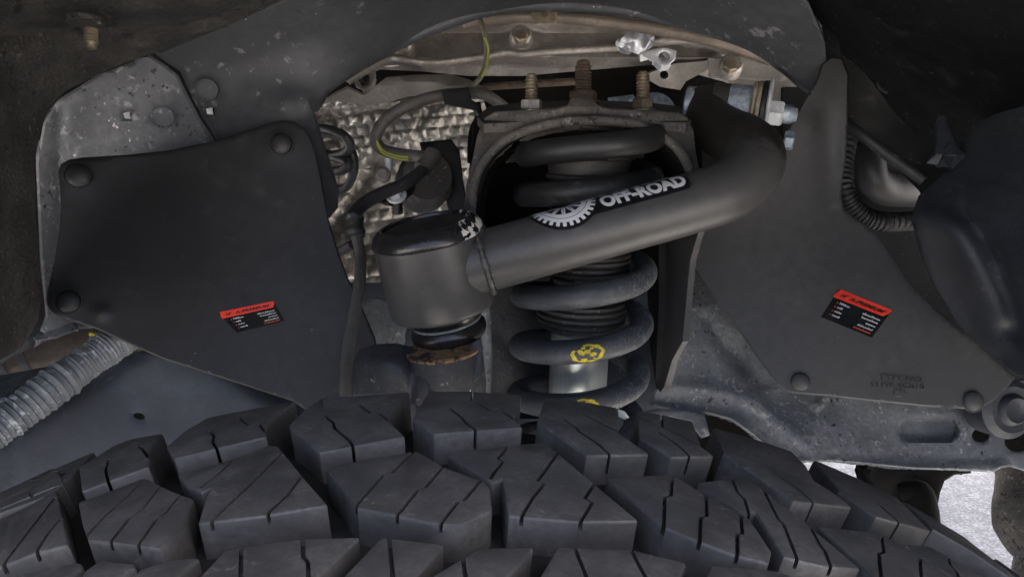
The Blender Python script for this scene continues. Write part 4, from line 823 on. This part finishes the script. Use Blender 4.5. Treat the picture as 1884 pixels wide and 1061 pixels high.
def rect_grid(x0, x1, y0, y1, nx=40, ny=14, rr=.004):
    vs_ = []; fs = []
    for i in range(nx + 1):
        for j in range(ny + 1):
            x = x0 + (x1 - x0) * i / nx; y = y0 + (y1 - y0) * j / ny; vs_.append((x, y))
    for i in range(nx):
        for j in range(ny):
            cx = x0 + (x1 - x0) * (i + .5) / nx; cy = y0 + (y1 - y0) * (j + .5) / ny
            if cx > x1 - rr and cy < y0 + rr and math.hypot(cx - x1 + rr, cy - y0 - rr) > rr: continue
            fs.append((i * (ny + 1) + j, (i + 1) * (ny + 1) + j, (i + 1) * (ny + 1) + j + 1, i * (ny + 1) + j + 1))
    return vs_, fs
wrap('gear_backing', *disk_grid(.0005, GR * 1.10, 72, 8), gs, gp, .00010, m_decb, dec)
tx0 = s_at(1109); tx1 = s_at(1259); tw = tx1 - tx0
wrap('lettering_backing', *rect_grid(-.010, tw + .0022, -.0018, .030, 60, 30), tx0, R_(33), .00013, m_decb, dec)
NT = 30
def tooth(a, r):
    p = (a * NT / (2 * math.pi)) % 1; return GR if .22 < p < .78 else GR * .865
wrap('gear_teeth', *disk_grid(GR * .735, GR * .90, 720, 3, tooth), gs, gp, .00030, m_decw, dec)
wrap('gear_rim', *disk_grid(GR * .56, GR * .715, 96, 3), gs, gp, .00030, m_decw, dec)
vs_, fs = [], []
for k in range(22):                               # spokes fanning from the hub
    a = 2 * math.pi * k / 22 + .08; b = a + .10 * (1 if k % 2 else -1)
    r0, r1 = GR * .18, GR * .57; w0, w1 = GR * .016, GR * .030; i0 = len(vs_)
    for r, w, t in ((r0, w0, a), ((r0 + r1) / 2, (w0 + w1) / 2, (a + b) / 2), (r1, w1, b)):
        vs_ += [(r * math.cos(t) - w * math.sin(t), r * math.sin(t) + w * math.cos(t)), (r * math.cos(t) + w * math.sin(t), r * math.sin(t) - w * math.cos(t))]
    fs += [(i0, i0 + 1, i0 + 3, i0 + 2), (i0 + 2, i0 + 3, i0 + 5, i0 + 4)]
wrap('gear_spokes', vs_, fs, gs, gp, .00030, m_decw, dec)
tv, tf = fit_text('OFF-ROAD', tw, .0114, .05)
wrap('lettering', tv, tf, tx0, R_(35.5), .00032, m_decw, dec)
vs_, fs = [], []
for x in (.002, .010, .016, .023, .030, .037, .043):  # feet of the line of letters above, mostly over the brow of the tube
    i0 = len(vs_); vs_ += [(x, .0128), (x + .0045, .0128), (x + .0045, .0175), (x, .0175)]; fs.append((i0, i0 + 1, i0 + 2, i0 + 3))
wrap('upper_letter_feet', vs_, fs, tx0, R_(35.5), .00032, m_decw, dec)

# ------------------------------------------------------------------ rubber flaps
def flap(name, label, outline, depth, mat, pins, sticker, group, feats=(), emboss=None, low=()):
    t = thing(name, label, 'rubber flap', P(*low), group)
    f = surf(depth)
    D = lambda x, y: float(f(np.array([x], float), np.array([y], float))[0] + sum(g_(np.array([x], float), np.array([y], float))[0] for g_ in feats))
    patch('flap_sheet', outline, f, mat, t, .0035, 10, feats=feats, lip=3, curve=0)
    def normal(x, y):
        a, b, c = P(x, y, D(x, y)), P(x + 8, y, D(x + 8, y)), P(x, y + 8, D(x, y + 8)); n_ = (b - a).cross(c - a).normalized()
        return n_ if n_.dot(CAM - a) > 0 else -n_
    for x, y, r in pins:
        n_ = normal(x, y); rr = r / F * D(x, y); h = rr * .45
        prof_ = [(rr * 1.16, -.0006), (rr * 1.14, .0005), (rr * 1.04, .0006), (rr * 1.01, .0001), (rr, .0004)] + [(rr * math.cos(a), .0004 + h * math.sin(a)) for a in (R_(k) for k in range(12, 90, 13))] + [(.0001, .0004 + h)]
        lathe('push_pin', P(x, y, D(x, y)), n_, prof_, mat, t, 36)
    # sticker: corners TL TR BR BL -> bilinear on the flap
    TL, TR_, BR, BL_ = [np.array(c, float) for c in sticker]
    def S(u, v, lift): 
        p = (TL * (1 - u) + TR_ * u) * (1 - v) + (BL_ * (1 - u) + BR * u) * v
        q = P(p[0], p[1], D(p[0], p[1])); return q + normal(p[0], p[1]) * lift
    def flatpoly(nm, polys, lift, m_, par):
        V_ = []; F_ = []
        for pl in polys:
            i0 = len(V_); V_ += [S(u, v, lift) for u, v in pl]; F_.append(tuple(range(i0, i0 + len(pl))))
        me = bpy.data.meshes.new(nm); me.from_pydata([tuple(v) for v in V_], [], F_); bm = bmesh.new(); bm.from_mesh(me); bm.normal_update()
        for fc in bm.faces:
            if fc.normal.dot(CAM - fc.calc_center_median()) < 0: fc.normal_flip()
        bm.to_mesh(me); bm.free(); return newobj(nm, me, m_, par)
    st_ = flatpoly('sticker', [[(0, 0), (.5, 0), (1, 0), (1, .5), (1, 1), (.5, 1), (0, 1), (0, .5)]], .00035, m_stk, t)
    st_['label'] = 'red and black maker sticker'
    flatpoly('red_band', [[(.03, -.03), (.5, -.03), (.985, -.03), (1.0, .02), (.985, .12), (.93, .26), (.5, .27), (-.015, .28), (-.02, .22)]], .0006, m_red, st_)
    def put(s, u0, v0, w, h, m_, off=.02, shear=0, nm='print'):
        tv_, tf_ = fit_text(s, w, h, off, shear, False)
        V_ = [S(u0 + x, v0 - y, .0008) for x, y in tv_]
        me = bpy.data.meshes.new(nm); me.from_pydata([tuple(v) for v in V_], [], tf_); bm = bmesh.new(); bm.from_mesh(me); bm.normal_update()
        for fc in bm.faces:
            if fc.normal.dot(CAM - fc.calc_center_median()) < 0: fc.normal_flip()
        bm.to_mesh(me); bm.free(); newobj(nm, me, m_, st_)
    put("I4'", .08, .20, .10, .14, m_ink, .03, .25, 'logo_mark')
    put('A-PREMIUM', .25, .20, .62, .125, m_ink, .035, .25, 'band_lettering')
    put('R', .91, .12, .03, .05, m_ink, .02, 0, 'band_mark')
    rnd = random.Random(5)
    def bars(u0, u1, v, h):
        out = []; u = u0
        while u < u1 - .01:
            w_ = rnd.uniform(.012, .03); hh = h * rnd.choice((.7, .7, 1)); out.append([(u, v), (min(u + w_, u1), v), (min(u + w_, u1), v - hh), (u, v - hh)]); u += w_ + .007
        return out
    pw = []
    for u1, v in ((.34, .42), (.26, .56), (.29, .70), (.30, .84)): pw += bars(.15, u1, v, .065)
    for u0, v in ((.60, .44), (.62, .56), (.75, .69), (.64, .82)): pw += bars(u0, .93, v, .065)
    flatpoly('fine_print', pw, .0008, m_inkw, st_)
    flatpoly('red_print', bars(.60, .93, .93, .06) + [[(.10, v), (.12, v), (.12, v - .04), (.10, v - .04)] for v in (.42, .56, .70, .84)], .0008, m_inkr, st_)
    if emboss:
        for s, (x0, y0), (x1, y1), hpx in emboss:
            tv_, tf_ = fit_text(s, 1, hpx, -.004, 0, False)
            V_ = []
            dx, dy = x1 - x0, y1 - y0; L_ = math.hypot(dx, dy)
            for x, y in tv_:
                px, py = x0 + dx * x + dy / L_ * y, y0 + dy * x - dx / L_ * y
                V_.append(P(px, py, D(px, py)) + normal(px, py) * .0009)
            nv_ = len(V_); V_ += [v - normal(x0, y0) * .0012 for v in V_]
            ec = {}
            for fc in tf_:
                for a, b in zip(fc, fc[1:] + fc[:1]): ec[(a, b)] = 1
            side = [(a, b, nv_ + b, nv_ + a) for (a, b) in ec if (b, a) not in ec]
            newobj('embossed_lettering', mesh_from('emboss', V_, [tuple(fc) for fc in tf_] + side), mat, t)
    return t
flap('rubber_flap', 'black rubber splash flap left of the control arm, pinned at its upper corners',
     [(107, 316), (112, 302), (126, 294), (150, 290), (230, 285), (310, 277), (400, 258), (460, 238), (500, 225), (520, 221), (540, 223), (558, 234), (570, 250), (580, 275), (592, 330), (604, 400), (620, 455), (640, 510), (664, 560), (690, 620), (705, 700), (700, 790), (600, 780), (540, 738), (460, 712), (380, 686), (300, 660), (240, 634), (180, 606), (120, 586), (96, 574), (86, 560), (85, 545), (92, 515), (100, 480), (110, 420), (112, 370)],
     [(107, 316, .535), (520, 222, .565), (86, 555, .515), (690, 640, .545), (540, 738, .525), (350, 450, .545), (250, 330, .552)], m_flap,
     [(145, 323, 23), (518, 265, 20), (126, 555, 21)], [(402, 576), (504, 555), (524, 590), (436, 612)], 'rubber splash flaps',
     feats=[bump(187, 574, 14, 12, -.003), bump(145, 323, 32, 32, -.002), bump(518, 265, 30, 30, -.002), bump(126, 555, 30, 30, -.002)], low=(400, 740, .53))
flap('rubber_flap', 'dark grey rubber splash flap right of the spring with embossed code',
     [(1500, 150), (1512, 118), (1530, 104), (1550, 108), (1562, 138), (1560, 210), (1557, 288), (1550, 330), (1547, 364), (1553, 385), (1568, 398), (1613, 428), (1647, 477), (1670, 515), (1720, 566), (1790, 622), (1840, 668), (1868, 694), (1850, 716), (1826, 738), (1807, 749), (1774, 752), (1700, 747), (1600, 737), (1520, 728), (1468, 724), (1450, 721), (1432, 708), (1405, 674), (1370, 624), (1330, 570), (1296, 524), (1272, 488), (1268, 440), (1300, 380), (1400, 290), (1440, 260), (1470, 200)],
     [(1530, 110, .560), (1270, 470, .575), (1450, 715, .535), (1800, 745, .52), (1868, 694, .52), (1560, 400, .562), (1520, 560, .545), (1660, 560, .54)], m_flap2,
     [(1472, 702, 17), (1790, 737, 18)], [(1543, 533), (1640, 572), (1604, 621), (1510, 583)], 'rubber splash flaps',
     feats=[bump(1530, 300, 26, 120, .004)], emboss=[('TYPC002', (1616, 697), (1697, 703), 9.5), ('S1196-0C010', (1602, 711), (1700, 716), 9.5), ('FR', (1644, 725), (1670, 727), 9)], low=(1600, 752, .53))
